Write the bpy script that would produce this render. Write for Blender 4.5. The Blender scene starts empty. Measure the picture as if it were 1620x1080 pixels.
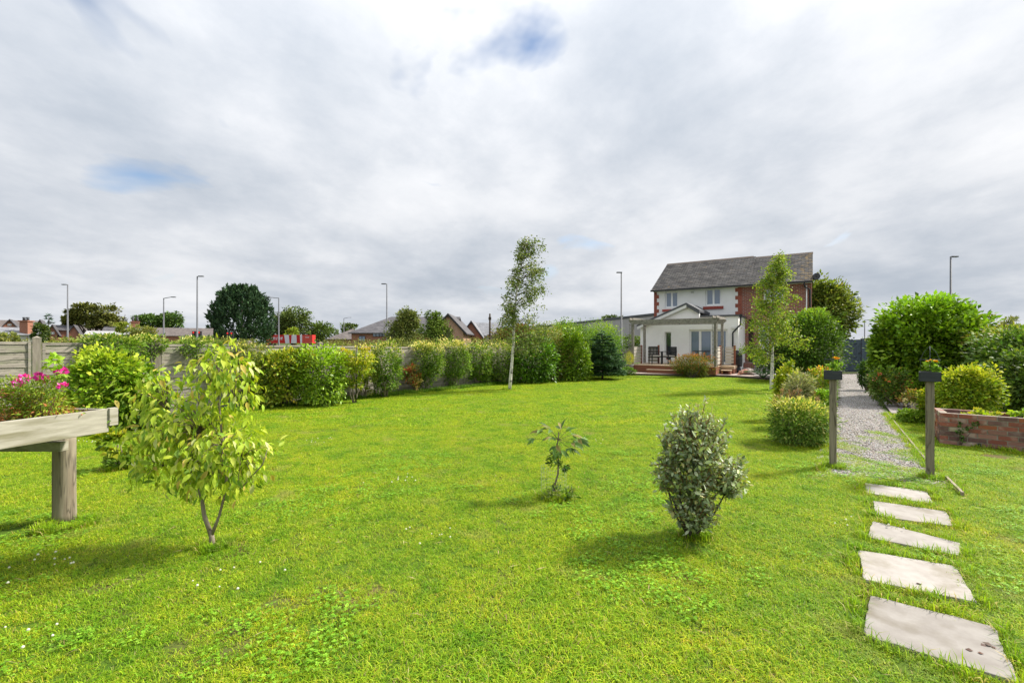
import bpy, math, random
import numpy as np
from mathutils import Vector, Matrix

scene = bpy.context.scene
COL = scene.collection
rnd = random.Random(7)
rng = np.random.default_rng(11)
R = math.radians

# ------------------------------------------------------------------ camera
cam_d = bpy.data.cameras.new('camera')
cam_d.lens = 16.0; cam_d.sensor_width = 36.0; cam_d.clip_end = 3000; cam_d.clip_start = 0.05
cam = bpy.data.objects.new('camera', cam_d); COL.objects.link(cam)
cam.location = (0, 0, 1.7); cam.rotation_euler = (R(90), 0, 0)
scene.camera = cam
# ------------------------------------------------------------------ light
SUN_AZ, SUN_EL = 70.0, 44.0        # azimuth from +Y towards +X
sd = bpy.data.lights.new('sun', 'SUN'); sd.energy = 3.3; sd.angle = R(7.0); sd.color = (1.0, 0.94, 0.85)
sun = bpy.data.objects.new('sun', sd); COL.objects.link(sun)
sv = Vector((math.sin(R(SUN_AZ)) * math.cos(R(SUN_EL)), math.cos(R(SUN_AZ)) * math.cos(R(SUN_EL)), math.sin(R(SUN_EL))))
sun.rotation_euler = sv.to_track_quat('Z', 'Y').to_euler(); sun.location = (30, 10, 40)
scene.view_settings.view_transform = 'Standard'; scene.view_settings.look = 'None'
scene.view_settings.gamma = 1.0; scene.view_settings.use_curve_mapping = False
scene.view_settings.exposure = 1.22
scene.cycles.max_bounces = 8; scene.cycles.transparent_max_bounces = 12
scene.cycles.use_denoising = True

def world(O1=(11.925, 5.685, 0), O2=(27.073, 18.766, 0), O3=(15.8, 20.902, 0)):
    w = bpy.data.worlds.new('World'); scene.world = w; w.use_nodes = True
    nt = w.node_tree; N = nt.nodes; L = nt.links
    for n in list(N): N.remove(n)
    out = N.new('ShaderNodeOutputWorld'); bg1 = N.new('ShaderNodeBackground'); bg2 = N.new('ShaderNodeBackground')
    sky = N.new('ShaderNodeTexSky'); sky.sky_type = 'NISHITA'; sky.sun_disc = False
    sky.sun_elevation = R(SUN_EL); sky.sun_rotation = R(SUN_AZ)
    L.new(sky.outputs[0], bg1.inputs[0]); bg1.inputs[1].default_value = 0.075
    tc = N.new('ShaderNodeTexCoord'); sep = N.new('ShaderNodeSeparateXYZ'); L.new(tc.outputs['Generated'], sep.inputs[0])
    def m(op, a, b=None, c=None, clamp=False):
        n = N.new('ShaderNodeMath'); n.operation = op; n.use_clamp = clamp
        for i, v in enumerate((a, b, c)):
            if v is None: continue
            if isinstance(v, (int, float)): n.inputs[i].default_value = v
            else: L.new(v, n.inputs[i])
        return n.outputs[0]
    z = m('MAXIMUM', sep.outputs[2], 0.0)
    zz = m('ADD', z, 0.22)
    cx = m('DIVIDE', sep.outputs[0], zz); cy = m('DIVIDE', sep.outputs[1], zz)
    cmb = N.new('ShaderNodeCombineXYZ'); L.new(cx, cmb.inputs[0]); L.new(cy, cmb.inputs[1])
    def noise(scale, det, rough, loc, dist=0.0, sc=(1, 1, 1), rot=0):
        mp = N.new('ShaderNodeMapping'); mp.inputs['Location'].default_value = loc; mp.inputs['Scale'].default_value = sc
        mp.inputs['Rotation'].default_value = (0, 0, R(rot))
        L.new(cmb.outputs[0], mp.inputs[0])
        t = N.new('ShaderNodeTexNoise'); t.inputs['Scale'].default_value = scale; t.inputs['Detail'].default_value = det
        t.inputs['Roughness'].default_value = rough; t.inputs['Distortion'].default_value = dist
        L.new(mp.outputs[0], t.inputs['Vector']); return t.outputs['Fac']
    big = noise(0.85, 3, 0.5, O1, 0.2, (1, .9, 1), -25)
    mid = noise(2.4, 10, 0.61, O2, 0.1, (1, .85, 1), -35)
    f = m('ADD', m('MULTIPLY', big, 0.58), m('MULTIPLY', mid, 0.42))
    dot = N.new('ShaderNodeVectorMath'); dot.operation = 'DOT_PRODUCT'; L.new(tc.outputs['Generated'], dot.inputs[0])
    gdir = Vector((math.sin(R(SUN_AZ - 30)) * math.cos(R(SUN_EL + 4)), math.cos(R(SUN_AZ - 30)) * math.cos(R(SUN_EL + 4)), math.sin(R(SUN_EL + 4))))
    dot.inputs[1].default_value = gdir                      # thin bright cloud round the veiled sun
    glow = m('POWER', m('MAXIMUM', dot.outputs['Value'], 0.0), 5.0)
    f2 = m('ADD', f, m('MULTIPLY', glow, 0.085))
    ramp = N.new('ShaderNodeValToRGB'); cr = ramp.color_ramp; cr.interpolation = 'B_SPLINE'
    cr.elements[0].position = 0.36; cr.elements[0].color = (0.212, 0.236, 0.270, 1)
    cr.elements[1].position = 0.74; cr.elements[1].color = (0.44, 0.44, 0.445, 1)
    e = cr.elements.new(0.455); e.color = (0.268, 0.286, 0.314, 1)
    e = cr.elements.new(0.56); e.color = (0.335, 0.346, 0.365, 1)
    L.new(f2, ramp.inputs[0]); L.new(ramp.outputs[0], bg2.inputs[0])
    zb = m('ADD', 0.95, m('MULTIPLY', m('POWER', z, 1.6), 0.80)); L.new(zb, bg2.inputs[1])   # an overcast sky is brighter overhead
    gap = noise(1.25, 5, 0.5, O3, 0.5, (1, .9, 1), -10)
    mr = N.new('ShaderNodeMapRange'); L.new(gap, mr.inputs[0])
    mr.inputs[1].default_value = 0.29; mr.inputs[2].default_value = 0.37; mr.inputs[3].default_value = 0.0; mr.inputs[4].default_value = 1.0
    mix = N.new('ShaderNodeMixShader'); hz = m('MULTIPLY', m('SUBTRACT', 0.24, z), 7.0, clamp=True); cov = m('MAXIMUM', mr.outputs[0], hz); L.new(cov, mix.inputs[0]); L.new(bg1.outputs[0], mix.inputs[1]); L.new(bg2.outputs[0], mix.inputs[2])
    L.new(mix.outputs[0], out.inputs[0])
world()

# ------------------------------------------------------------------ pixel helpers (1620 wide photograph, f = 720 px)
def PT(px, py, D): return Vector(((px - 810) / 720 * D, D, 1.7 - (py - 540) / 720 * D))
def GP(px, py, z=0.0):
    D = (1.7 - z) * 720 / (py - 540); return Vector(((px - 810) / 720 * D, D, z))

# ------------------------------------------------------------------ materials
def newmat(name):
    m = bpy.data.materials.new(name); m.use_nodes = True
    nt = m.node_tree; b = nt.nodes['Principled BSDF']; return m, nt, b
def setspec(b, v):
    b.inputs['Specular IOR Level'].default_value = v
def c4(c): return (c[0], c[1], c[2], 1)
def pmat(name, c1, c2=None, *args, crack=0.0, **kw):
    m = pmat0(name, c1, c2, *args, **kw)
    if crack > 0:
        nt = m.node_tree; N, L = nt.nodes, nt.links; b = N['Principled BSDF']; src = b.inputs['Base Color'].links[0].from_socket
        va = [n for n in N if n.type == 'VECT_MATH' and n.operation == 'ADD'][0]
        t = N.new('ShaderNodeTexNoise'); t.inputs['Scale'].default_value = crack; t.inputs['Detail'].default_value = 3; t.inputs['Distortion'].default_value = .6; L.new(va.outputs[0], t.inputs['Vector'])
        a = N.new('ShaderNodeMath'); a.operation = 'SUBTRACT'; L.new(t.outputs['Fac'], a.inputs[0]); a.inputs[1].default_value = .5
        a2 = N.new('ShaderNodeMath'); a2.operation = 'ABSOLUTE'; L.new(a.outputs[0], a2.inputs[0])
        r = N.new('ShaderNodeMapRange'); L.new(a2.outputs[0], r.inputs[0]); r.inputs[1].default_value = .0; r.inputs[2].default_value = .035; r.inputs[3].default_value = .45; r.inputs[4].default_value = 1.0
        mx = N.new('ShaderNodeMix'); mx.data_type = 'RGBA'; mx.blend_type = 'MULTIPLY'; mx.inputs[0].default_value = 1; L.new(src, mx.inputs[6]); L.new(r.outputs[0], mx.inputs[7]); L.new(mx.outputs[2], b.inputs['Base Color'])
    return m
def pmat0(name, c1, c2=None, scale=6.0, rough=0.8, bump=0.0, stretch=(1, 1, 1), detail=6, spec=0.3, metal=0.0, c3=None, s3=1.0, bdist=0.01, coord='Object'):
    """noise-mottled solid: c1/c2 at one scale, an optional c3 stain at another"""
    m, nt, b = newmat(name); N, L = nt.nodes, nt.links
    b.inputs['Roughness'].default_value = rough; setspec(b, spec); b.inputs['Metallic'].default_value = metal
    b.inputs['Base Color'].default_value = c4(c1)
    if c2 is None: return m
    tc = N.new('ShaderNodeTexCoord'); mp = N.new('ShaderNodeMapping'); mp.inputs['Scale'].default_value = stretch
    L.new(tc.outputs[coord], mp.inputs[0])
    oi = N.new('ShaderNodeObjectInfo'); va = N.new('ShaderNodeVectorMath'); va.operation = 'ADD'
    sc = N.new('ShaderNodeVectorMath'); sc.operation = 'SCALE'; sc.inputs[3].default_value = 37.0
    cb = N.new('ShaderNodeCombineXYZ'); L.new(oi.outputs['Random'], cb.inputs[0]); L.new(oi.outputs['Random'], cb.inputs[1])
    L.new(cb.outputs[0], sc.inputs[0]); L.new(mp.outputs[0], va.inputs[0]); L.new(sc.outputs[0], va.inputs[1])
    t = N.new('ShaderNodeTexNoise'); t.inputs['Scale'].default_value = scale; t.inputs['Detail'].default_value = detail; t.inputs['Roughness'].default_value = 0.6
    L.new(va.outputs[0], t.inputs['Vector'])
    mr = N.new('ShaderNodeMapRange'); mr.inputs[1].default_value = 0.3; mr.inputs[2].default_value = 0.7; L.new(t.outputs['Fac'], mr.inputs[0])
    mx = N.new('ShaderNodeMix'); mx.data_type = 'RGBA'; mx.inputs[6].default_value = c4(c1); mx.inputs[7].default_value = c4(c2)
    L.new(mr.outputs[0], mx.inputs[0]); last = mx.outputs[2]
    if c3 is not None:
        t3 = N.new('ShaderNodeTexNoise'); t3.inputs['Scale'].default_value = s3; t3.inputs['Detail'].default_value = 5
        L.new(va.outputs[0], t3.inputs['Vector'])
        m3 = N.new('ShaderNodeMapRange'); m3.inputs[1].default_value = 0.52; m3.inputs[2].default_value = 0.68; L.new(t3.outputs['Fac'], m3.inputs[0])
        mx3 = N.new('ShaderNodeMix'); mx3.data_type = 'RGBA'; L.new(last, mx3.inputs[6]); mx3.inputs[7].default_value = c4(c3)
        L.new(m3.outputs[0], mx3.inputs[0]); last = mx3.outputs[2]
    hs = N.new('ShaderNodeHueSaturation'); L.new(last, hs.inputs['Color'])
    vr = N.new('ShaderNodeMapRange'); L.new(oi.outputs['Random'], vr.inputs[0]); vr.inputs[3].default_value = 0.85; vr.inputs[4].default_value = 1.13
    L.new(vr.outputs[0], hs.inputs['Value']); L.new(hs.outputs[0], b.inputs['Base Color'])
    if bump > 0:
        bp = N.new('ShaderNodeBump'); bp.inputs['Strength'].default_value = bump; bp.inputs['Distance'].default_value = bdist
        L.new(t.outputs['Fac'], bp.inputs['Height']); L.new(bp.outputs[0], b.inputs['Normal'])
    return m

def leafmat(name, rough=0.5, spec=0.35, transl=0.3):
    m, nt, b = newmat(name); N, L = nt.nodes, nt.links
    at = N.new('ShaderNodeAttribute'); at.attribute_name = 'Col'
    L.new(at.outputs['Color'], b.inputs['Base Color']); b.inputs['Roughness'].default_value = rough; setspec(b, spec)
    tr = N.new('ShaderNodeBsdfTranslucent'); hs = N.new('ShaderNodeMix'); hs.data_type = 'RGBA'; hs.blend_type = 'MULTIPLY'; hs.inputs[0].default_value = 1
    L.new(at.outputs['Color'], hs.inputs[6]); hs.inputs[7].default_value = (1.25, 1.3, 0.6, 1); L.new(hs.outputs[2], tr.inputs[0])
    mx = N.new('ShaderNodeMixShader'); mx.inputs[0].default_value = transl
    L.new(b.outputs[0], mx.inputs[1]); L.new(tr.outputs[0], mx.inputs[2]); L.new(mx.outputs[0], N['Material Output'].inputs[0])
    return m
M_LEAF = leafmat('leaf', 0.55, 0.25, 0.32)
M_GLOSS = leafmat('glossy_leaf', 0.46, 0.4, 0.22)
M_NEEDLE = leafmat('needle', 0.7, 0.15, 0.1)

def brickmat(name, c1, c2, mortar, bw=0.225, bh=0.075, ms=0.012, rough=0.9):
    m, nt, b = newmat(name); N, L = nt.nodes, nt.links
    b.inputs['Roughness'].default_value = rough; setspec(b, 0.2)
    tc = N.new('ShaderNodeTexCoord'); s = N.new('ShaderNodeSeparateXYZ'); L.new(tc.outputs['Object'], s.inputs[0])
    ad = N.new('ShaderNodeMath'); ad.operation = 'ADD'; L.new(s.outputs[0], ad.inputs[0]); L.new(s.outputs[1], ad.inputs[1])
    cb = N.new('ShaderNodeCombineXYZ'); L.new(ad.outputs[0], cb.inputs[0]); L.new(s.outputs[2], cb.inputs[1])
    bt = N.new('ShaderNodeTexBrick'); L.new(cb.outputs[0], bt.inputs['Vector'])
    bt.inputs['Color1'].default_value = c4(c1); bt.inputs['Color2'].default_value = c4(c2); bt.inputs['Mortar'].default_value = c4(mortar)
    bt.inputs['Scale'].default_value = 1.0; bt.inputs['Brick Width'].default_value = bw; bt.inputs['Row Height'].default_value = bh
    bt.inputs['Mortar Size'].default_value = ms; bt.inputs['Bias'].default_value = 0.0
    t = N.new('ShaderNodeTexNoise'); t.inputs['Scale'].default_value = 9; t.inputs['Detail'].default_value = 5; L.new(tc.outputs['Object'], t.inputs['Vector'])
    mr = N.new('ShaderNodeMapRange'); L.new(t.outputs['Fac'], mr.inputs[0]); mr.inputs[3].default_value = 0.7; mr.inputs[4].default_value = 1.3
    hs = N.new('ShaderNodeHueSaturation'); L.new(bt.outputs['Color'], hs.inputs['Color']); L.new(mr.outputs[0], hs.inputs['Value'])
    L.new(hs.outputs[0], b.inputs['Base Color'])
    bp = N.new('ShaderNodeBump'); bp.inputs['Strength'].default_value = 0.6; bp.inputs['Distance'].default_value = 0.008; bp.invert = True
    L.new(bt.outputs['Fac'], bp.inputs['Height']); L.new(bp.outputs[0], b.inputs['Normal'])
    return m

# ------------------------------------------------------------------ object helpers
def tag(o, label=None, cat=None, group=None, kind=None):
    if label: o['label'] = label
    if cat: o['category'] = cat
    if group: o['group'] = group
    if kind: o['kind'] = kind
    return o
def thing(name, label, cat, loc=(0, 0, 0), rz=0.0, group=None):
    o = bpy.data.objects.new(name, None); COL.objects.link(o); o.empty_display_size = 0.1
    o.location = loc; o.rotation_euler = (0, 0, rz); return tag(o, label, cat, group)
def link(name, me, parent=None, loc=None, rot=None, kind=None, label=None):
    o = bpy.data.objects.new(name, me); COL.objects.link(o)
    if parent: o.parent = parent
    if loc is not None: o.location = loc
    if rot is not None: o.rotation_euler = rot
    if kind: o['kind'] = kind
    if label: o['label'] = label
    return o
def kids(o): return [c for c in bpy.data.objects if c.parent == o]
def copy_tree(o, parent=None, children=None):
    c = o.copy(); COL.objects.link(c)
    if parent: c.parent = parent
    for ch in (o.children): copy_tree(ch, c)
    return c

class MB:
    def __init__(s): s.v = []; s.f = []; s.sm = []
    def add(s, vs, fs, smooth=False):
        k = len(s.v); s.v += [tuple(v) for v in vs]; s.f += [tuple(i + k for i in f) for f in fs]; s.sm += [smooth] * len(fs); return s
    def box(s, c, d, rz=0.0, rot=None):
        x, y, z = d[0] / 2, d[1] / 2, d[2] / 2
        vs = [Vector(p) for p in ((-x, -y, -z), (x, -y, -z), (x, y, -z), (-x, y, -z), (-x, -y, z), (x, -y, z), (x, y, z), (-x, y, z))]
        mt = rot if rot is not None else Matrix.Rotation(rz, 3, 'Z')
        return s.add([mt @ p + Vector(c) for p in vs], [(0, 3, 2, 1), (4, 5, 6, 7), (0, 1, 5, 4), (1, 2, 6, 5), (2, 3, 7, 6), (3, 0, 4, 7)])
    def bx(s, x0, x1, y0, y1, z0, z1):
        return s.box(((x0 + x1) / 2, (y0 + y1) / 2, (z0 + z1) / 2), (abs(x1 - x0), abs(y1 - y0), abs(z1 - z0)))
    def beam(s, a, b, w, h):
        a, b = Vector(a), Vector(b); d = b - a; q = d.to_track_quat('X', 'Z').to_matrix()
        return s.box((a + b) / 2, (d.length, w, h), rot=q)
    def prism(s, poly, h0, h1):
        """poly in xy, extruded in z"""
        n = len(poly); vs = [(p[0], p[1], h0) for p in poly] + [(p[0], p[1], h1) for p in poly]
        fs = [tuple(range(n))[::-1], tuple(range(n, 2 * n))] + [(i, (i + 1) % n, n + (i + 1) % n, n + i) for i in range(n)]
        return s.add(vs, fs)
    def prism_y(s, poly, y0, y1):
        """poly in xz, extruded in y"""
        n = len(poly); vs = [(p[0], y0, p[1]) for p in poly] + [(p[0], y1, p[1]) for p in poly]
        fs = [tuple(range(n)), tuple(range(n, 2 * n))[::-1]] + [(i, n + i, n + (i + 1) % n, (i + 1) % n) for i in range(n)]
        return s.add(vs, fs)
    def tube(s, pts, rad, n=8, cap=True):
        pts = [Vector(p) for p in pts]; k = len(pts)
        if not hasattr(rad, '__len__'): rad = [rad] * k
        vs = []; fs = []; up = Vector((0, 0, 1)); prev = None
        for i, p in enumerate(pts):
            t = (pts[min(i + 1, k - 1)] - pts[max(i - 1, 0)]).normalized()
            if prev is None:
                a = t.orthogonal().normalized()
            else:
                a = (prev - t * prev.dot(t)); a = a.normalized() if a.length > 1e-6 else t.orthogonal().normalized()
            prev = a; b = t.cross(a)
            for j in range(n):
                an = 2 * math.pi * j / n; vs.append(p + (a * math.cos(an) + b * math.sin(an)) * rad[i])
        for i in range(k - 1):
            for j in range(n):
                fs.append((i * n + j, i * n + (j + 1) % n, (i + 1) * n + (j + 1) % n, (i + 1) * n + j))
        if cap: fs += [tuple(range(n))[::-1], tuple(range((k - 1) * n, k * n))]
        return s.add(vs, fs, True)
    def lathe(s, prof, c=(0, 0, 0), n=16):
        vs = []; fs = []; k = len(prof)
        for r_, z_ in prof:
            for j in range(n):
                an = 2 * math.pi * j / n; vs.append((c[0] + r_ * math.cos(an), c[1] + r_ * math.sin(an), c[2] + z_))
        for i in range(k - 1):
            for j in range(n): fs.append((i * n + j, i * n + (j + 1) % n, (i + 1) * n + (j + 1) % n, (i + 1) * n + j))
        fs += [tuple(range(n))[::-1], tuple(range((k - 1) * n, k * n))]
        return s.add(vs, fs, True)
    def mesh(s, name, mat):
        me = bpy.data.meshes.new(name); me.from_pydata(s.v, [], s.f); me.polygons.foreach_set('use_smooth', s.sm)
        if mat: me.materials.append(mat)
        me.update(); return me
    def build(s, name, mat, parent=None, loc=None, rot=None, kind=None, label=None, bevel=0.0):
        o = link(name, s.mesh(name, mat), parent, loc, rot, kind, label)
        if bevel: 
            bm = o.modifiers.new('bevel', 'BEVEL'); bm.width = bevel; bm.segments = 2; bm.limit_method = 'ANGLE'
        return o

# ------------------------------------------------------------------ leaves
T_OVAL = (np.array([(0, 0, 0), (-.27, .42, .07), (.27, .42, .07), (0, .48, 0), (0, 1, -.10)], float), [(0, 3, 1), (0, 2, 3), (1, 3, 4), (3, 2, 4)])
T_WIDE = (np.array([(0, 0, 0), (-.36, .40, .05), (.36, .40, .05), (0, .45, 0), (0, 1, -.14)], float), [(0, 3, 1), (0, 2, 3), (1, 3, 4), (3, 2, 4)])
T_LONG = (np.array([(0, 0, 0), (-.16, .45, .04), (.16, .45, .04), (0, .50, 0), (0, 1, -.12)], float), [(0, 3, 1), (0, 2, 3), (1, 3, 4), (3, 2, 4)])
T_DIA = (np.array([(0, 0, 0), (-.3, .45, .04), (.3, .45, .04), (0, 1, -.04)], float), [(0, 2, 1), (1, 2, 3)])
T_NEED = (np.array([(-.09, 0, 0), (.09, 0, 0), (.03, 1, -.05), (-.03, 1, -.05)], float), [(0, 1, 2), (0, 2, 3)])
T_TUFT = (np.array([(0, 0, 0), (-.35, .5, .0), (-.12, .62, .05), (0, 1, 0), (.12, .62, .05), (.35, .5, 0)], float), [(0, 2, 1), (0, 4, 2), (0, 5, 4), (2, 4, 3)])

def raw_mesh(name, V, F, mat, Ccol=None):
    me = bpy.data.meshes.new(name); nv, nf = len(V), len(F)
    me.vertices.add(nv); me.vertices.foreach_set('co', np.ascontiguousarray(V, dtype=np.float32).ravel())
    me.loops.add(nf * 3); me.loops.foreach_set('vertex_index', np.ascontiguousarray(F, dtype=np.int32).ravel())
    me.polygons.add(nf); me.polygons.foreach_set('loop_start', np.arange(0, nf * 3, 3, dtype=np.int32))
    if Ccol is not None:
        a = me.attributes.new('Col', 'FLOAT_COLOR', 'POINT')
        a.data.foreach_set('color', np.ascontiguousarray(np.concatenate([Ccol, np.ones((nv, 1))], 1), dtype=np.float32).ravel())
    if mat: me.materials.append(mat)
    me.update(calc_edges=True); return me
def norm(a): return a / np.maximum(np.linalg.norm(a, axis=-1, keepdims=True), 1e-9)
def leaf_arrays(P, Tdir, Nrm, size, tmpl, C, wide=1.0):
    tv, tf = tmpl; tf = np.array(tf); n = len(P)
    t = norm(Tdir); x = norm(np.cross(t, Nrm)); z = norm(np.cross(x, t))
    size = np.broadcast_to(size, (n,))
    sh = np.ones((len(tv), 1))
    if len(tv) == 10: sh[[1, 2, 3, 4, 5, 6, 7]] = 1.1      # paler margins
    V = P[:, None, :] + size[:, None, None] * (tv[None, :, 0:1] * wide * x[:, None, :] + tv[None, :, 1:2] * t[:, None, :] + tv[None, :, 2:3] * z[:, None, :])
    F = tf[None, :, :] + (np.arange(n) * len(tv))[:, None, None]
    CC = np.repeat(C[:, None, :], len(tv), 1) * sh[None]
    return V.reshape(-1, 3), F.reshape(-1, 3), CC.reshape(-1, 3)
def pick(pal, w, n, cl=None, ncl=1, jit=0.16):
    """palette colours: one leaning per clump, jittered per leaf"""
    pal = np.array(pal, float); w = np.array(w, float); w /= w.sum()
    base = rng.choice(len(pal), n, p=w)
    if cl is not None:
        cb = rng.choice(len(pal), ncl, p=w); use = rng.random(n) < 0.55; base = np.where(use, cb[cl], base)
    c = pal[base] * (1 + jit * rng.standard_normal((n, 1))) * (1 + 0.06 * rng.standard_normal((n, 3)))
    return np.clip(c, 0.004, 0.9)
def blob(c, r, n, ncl=None, p=2.5, shell=0.16, spread=0.16, lump=0.14, up=0.55, zmin=0.02):
    """leaf positions and directions on a lumpy superellipsoid made of clumps"""
    ncl = ncl or max(10, min(n // 26, 420))
    d = norm(rng.standard_normal((ncl, 3)))
    s = (np.abs(d) ** p).sum(1) ** (-1 / p)
    ph = rng.random(6) * 6.28
    l = lump * (np.sin(3 * d[:, 0] + ph[0]) + np.sin(4 * d[:, 1] + ph[1]) + np.sin(4 * d[:, 2] + ph[2]) + 1.3 * rng.standard_normal(ncl)) / 2
    t = 1 - np.abs(rng.standard_normal(ncl)) * shell - np.where(rng.random(ncl) < .22, .5 * rng.random(ncl), 0)
    cc = d * (s * (1 + l) * t)[:, None]
    cl = rng.integers(0, ncl, n)
    q = cc[cl] + np.clip(rng.standard_normal((n, 3)), -1.7, 1.7) * spread * (0.6 + 0.6 * rng.random((ncl, 1)))[cl]
    rr = np.array(r, float); P = np.array(c, float) + q * rr
    out = norm(q / rr * rr.mean())
    own = norm(q - cc[cl] * 0.82)
    T = norm(out * 0.7 + own * 0.6 + rng.standard_normal((n, 3)) * 0.45 + np.array([0, 0, 0.05]))
    Nn = norm(np.array([0, 0, up]) + out * 0.55 + rng.standard_normal((n, 3)) * 0.38)
    keep = P[:, 2] > zmin
    return P[keep], T[keep], Nn[keep], cl[keep], ncl

DENS = 2.3
def foliage(name, blobs, parent, mat=None, origin=(0, 0, 0)):
    """blobs: dicts -> one mesh"""
    Vs, Fs, Cs = [], [], []; k = 0
    for b in blobs:
        P, T, Nn, cl, ncl = blob(b['c'], b['r'], int(b['n'] * b.get('dens', DENS)), b.get('ncl'), b.get('p', 2.5), b.get('shell', .16), b.get('spread', .16), b.get('lump', .14), b.get('up', .55), b.get('zmin', 0.02))
        C = pick(b['pal'], b.get('w', [1] * len(b['pal'])), len(P), cl, ncl)
        if 'tip' in b:   # fresh growth on the outermost upper leaves
            q = (P - np.array(b['c'])) / np.array(b['r']); h = np.clip((q[:, 2] * 0.7 + np.linalg.norm(q, axis=1) * 0.5 - b.get('tipat', 0.75)) * 2.2, 0, 1) * (rng.random(len(P)) < b.get('tipp', 0.7))
            C = C * (1 - h[:, None]) + np.array(b['tip']) * h[:, None]
        C = C * np.array([1.42, 1.30, .85]) if name != 'red_flower' and name != 'plume' else C
        sz = b['leaf'] * (0.55 + 0.75 * rng.random(len(P)))
        T = T + np.array([0, 0, b.get('droop', 0.0)])
        V, F, CC = leaf_arrays(P - np.array(origin), T, Nn, sz, b.get('t', T_OVAL), C, b.get('wide', 1.0))
        Vs.append(V); Fs.append(F + k); Cs.append(CC); k += len(V)
    me = raw_mesh(name, np.concatenate(Vs), np.concatenate(Fs), mat or M_LEAF, np.concatenate(Cs))
    return link(name, me, parent, kind='stuff')

def wob(a, b, n=5, amp=0.04):
    a, b = Vector(a), Vector(b); L_ = (b - a).length; out = []
    for i in range(n + 1):
        t = i / n; p = a.lerp(b, t)
        if 0 < i < n: p += Vector((rnd.uniform(-1, 1), rnd.uniform(-1, 1), rnd.uniform(-.5, .5))) * amp * L_
        out.append(p)
    return out
def stems(name, mat, parent, base, targets, r0, r1=0.3, n=6, spreadbase=0.0, kind=None):
    mb = MB()
    for t in targets:
        b = Vector(base) + Vector((rnd.uniform(-1, 1), rnd.uniform(-1, 1), 0)) * spreadbase
        pts = wob(b, t, 4, 0.05); k = len(pts)
        mb.tube(pts, [r0 * (1 - (1 - r1) * i / (k - 1)) for i in range(k)], n)
    return mb.build(name, mat, parent, kind=kind)
# ================================================================== ground
def in_poly(x, y, poly):
    x = np.asarray(x); y = np.asarray(y); r = np.zeros(x.shape, bool); n = len(poly)
    for i in range(n):
        x0, y0 = poly[i][0], poly[i][1]; x1, y1 = poly[(i + 1) % n][0], poly[(i + 1) % n][1]
        c = ((y0 > y) != (y1 > y)) & (x < (x1 - x0) * (y - y0) / (y1 - y0 + 1e-12) + x0); r ^= c
    return r
def FX(D): return -5.1 + 0.88 * (D - 13.75)       # the fence line
def FZ(D): return 1.70 - max(0, min(1, (D - 8.9) / 7)) * 0.19
PATIO_E = [GP(900, 594), GP(970, 593.5), GP(1150, 597), GP(1212, 601)]
LAWN = [(-9, 0.9), (FX(6.5) + .1, 6.5), (FX(13) + .1, 13), (FX(18) + .1, 18), (FX(22.8), 22.8)] + [p.xy[:] for p in PATIO_E[1:]] + \
       [GP(1240, 625).xy[:], GP(1262, 660).xy[:], GP(1318, 715).xy[:], GP(1403, 655).xy[:], GP(1492, 657).xy[:], (7.12, 7.5), (9.6, 5.66), (12, 4.2), (12, 0.9)]
GRAVEL = [GP(p[0], p[1]).xy[:] for p in ((1296, 752), (1316, 700), (1330, 635), (1331, 592), (1364, 592), (1367, 612), (1382, 636), (1403, 655), (1478, 745), (1500, 772), (1400, 756))]
SLABS_PX = [[(1367.4, 765), (1469, 779), (1477, 799.7), (1369, 778.5)],
            [(1381, 794), (1496.5, 811), (1508, 834.7), (1386.6, 818)],
            [(1380, 826.5), (1520, 862), (1517.7, 882), (1371.5, 852)],
            [(1357.6, 873), (1510, 899), (1548, 957.7), (1367, 921)],
            [(1375, 945.5), (1572.7, 996), (1611, 1086), (1368, 1010)]]
SLABS = [[GP(*p).xy[:] for p in s] for s in SLABS_PX]
SLABS[0] = [GP(*p).xy[:] for p in [(1367.4, 765), (1467, 779), (1477, 799), (1371, 781)]]

def groundmat():
    m, nt, b = newmat('field_ground'); N, L = nt.nodes, nt.links; b.inputs['Roughness'].default_value = 1; setspec(b, 0.05)
    tc = N.new('ShaderNodeTexCoord')
    t = N.new('ShaderNodeTexNoise'); t.inputs['Scale'].default_value = 0.6; t.inputs['Detail'].default_value = 9; L.new(tc.outputs['Object'], t.inputs[0])
    r = N.new('ShaderNodeValToRGB'); r.color_ramp.elements[0].color = (0.05, 0.045, 0.03, 1); r.color_ramp.elements[0].position = .35
    r.color_ramp.elements[1].color = (0.07, 0.11, 0.025, 1); r.color_ramp.elements[1].position = .6
    L.new(t.outputs['Fac'], r.inputs[0]); L.new(r.outputs[0], b.inputs['Base Color'])
    bp = N.new('ShaderNodeBump'); bp.inputs['Distance'].default_value = .05; L.new(t.outputs['Fac'], bp.inputs['Height']); L.new(bp.outputs[0], b.inputs['Normal'])
    return m
mb = MB(); mb.add([(-700, -60, -.012), (700, -60, -.012), (700, 900, -.012), (-700, 900, -.012)], [(0, 1, 2, 3)])
mb.build('ground', groundmat(), kind='structure')
M_THATCH = pmat('lawn_thatch', (0.05, 0.095, 0.012), (0.10, 0.17, 0.02), 9, 1.0, .6, detail=10, c3=(0.14, 0.10, 0.05), s3=1.1, spec=0.05)
mb = MB(); mb.add([(p[0], p[1], 0) for p in LAWN], [tuple(range(len(LAWN)))[::-1]]); mb.build('lawn', M_THATCH, kind='structure')
M_GRAVELBED = pmat('gravel_bed', (0.22, 0.195, 0.18), (0.31, 0.285, 0.265), 30, 1.0, .5, detail=10, spec=0.1)
mb = MB(); mb.add([(p[0], p[1], .004) for p in GRAVEL], [tuple(range(len(GRAVEL)))]); mb.build('gravel_path', M_GRAVELBED, kind='structure')
M_ROAD = pmat('asphalt', (0.05, 0.05, 0.052), (0.075, 0.075, 0.075), 20, .9, .2)
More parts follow.
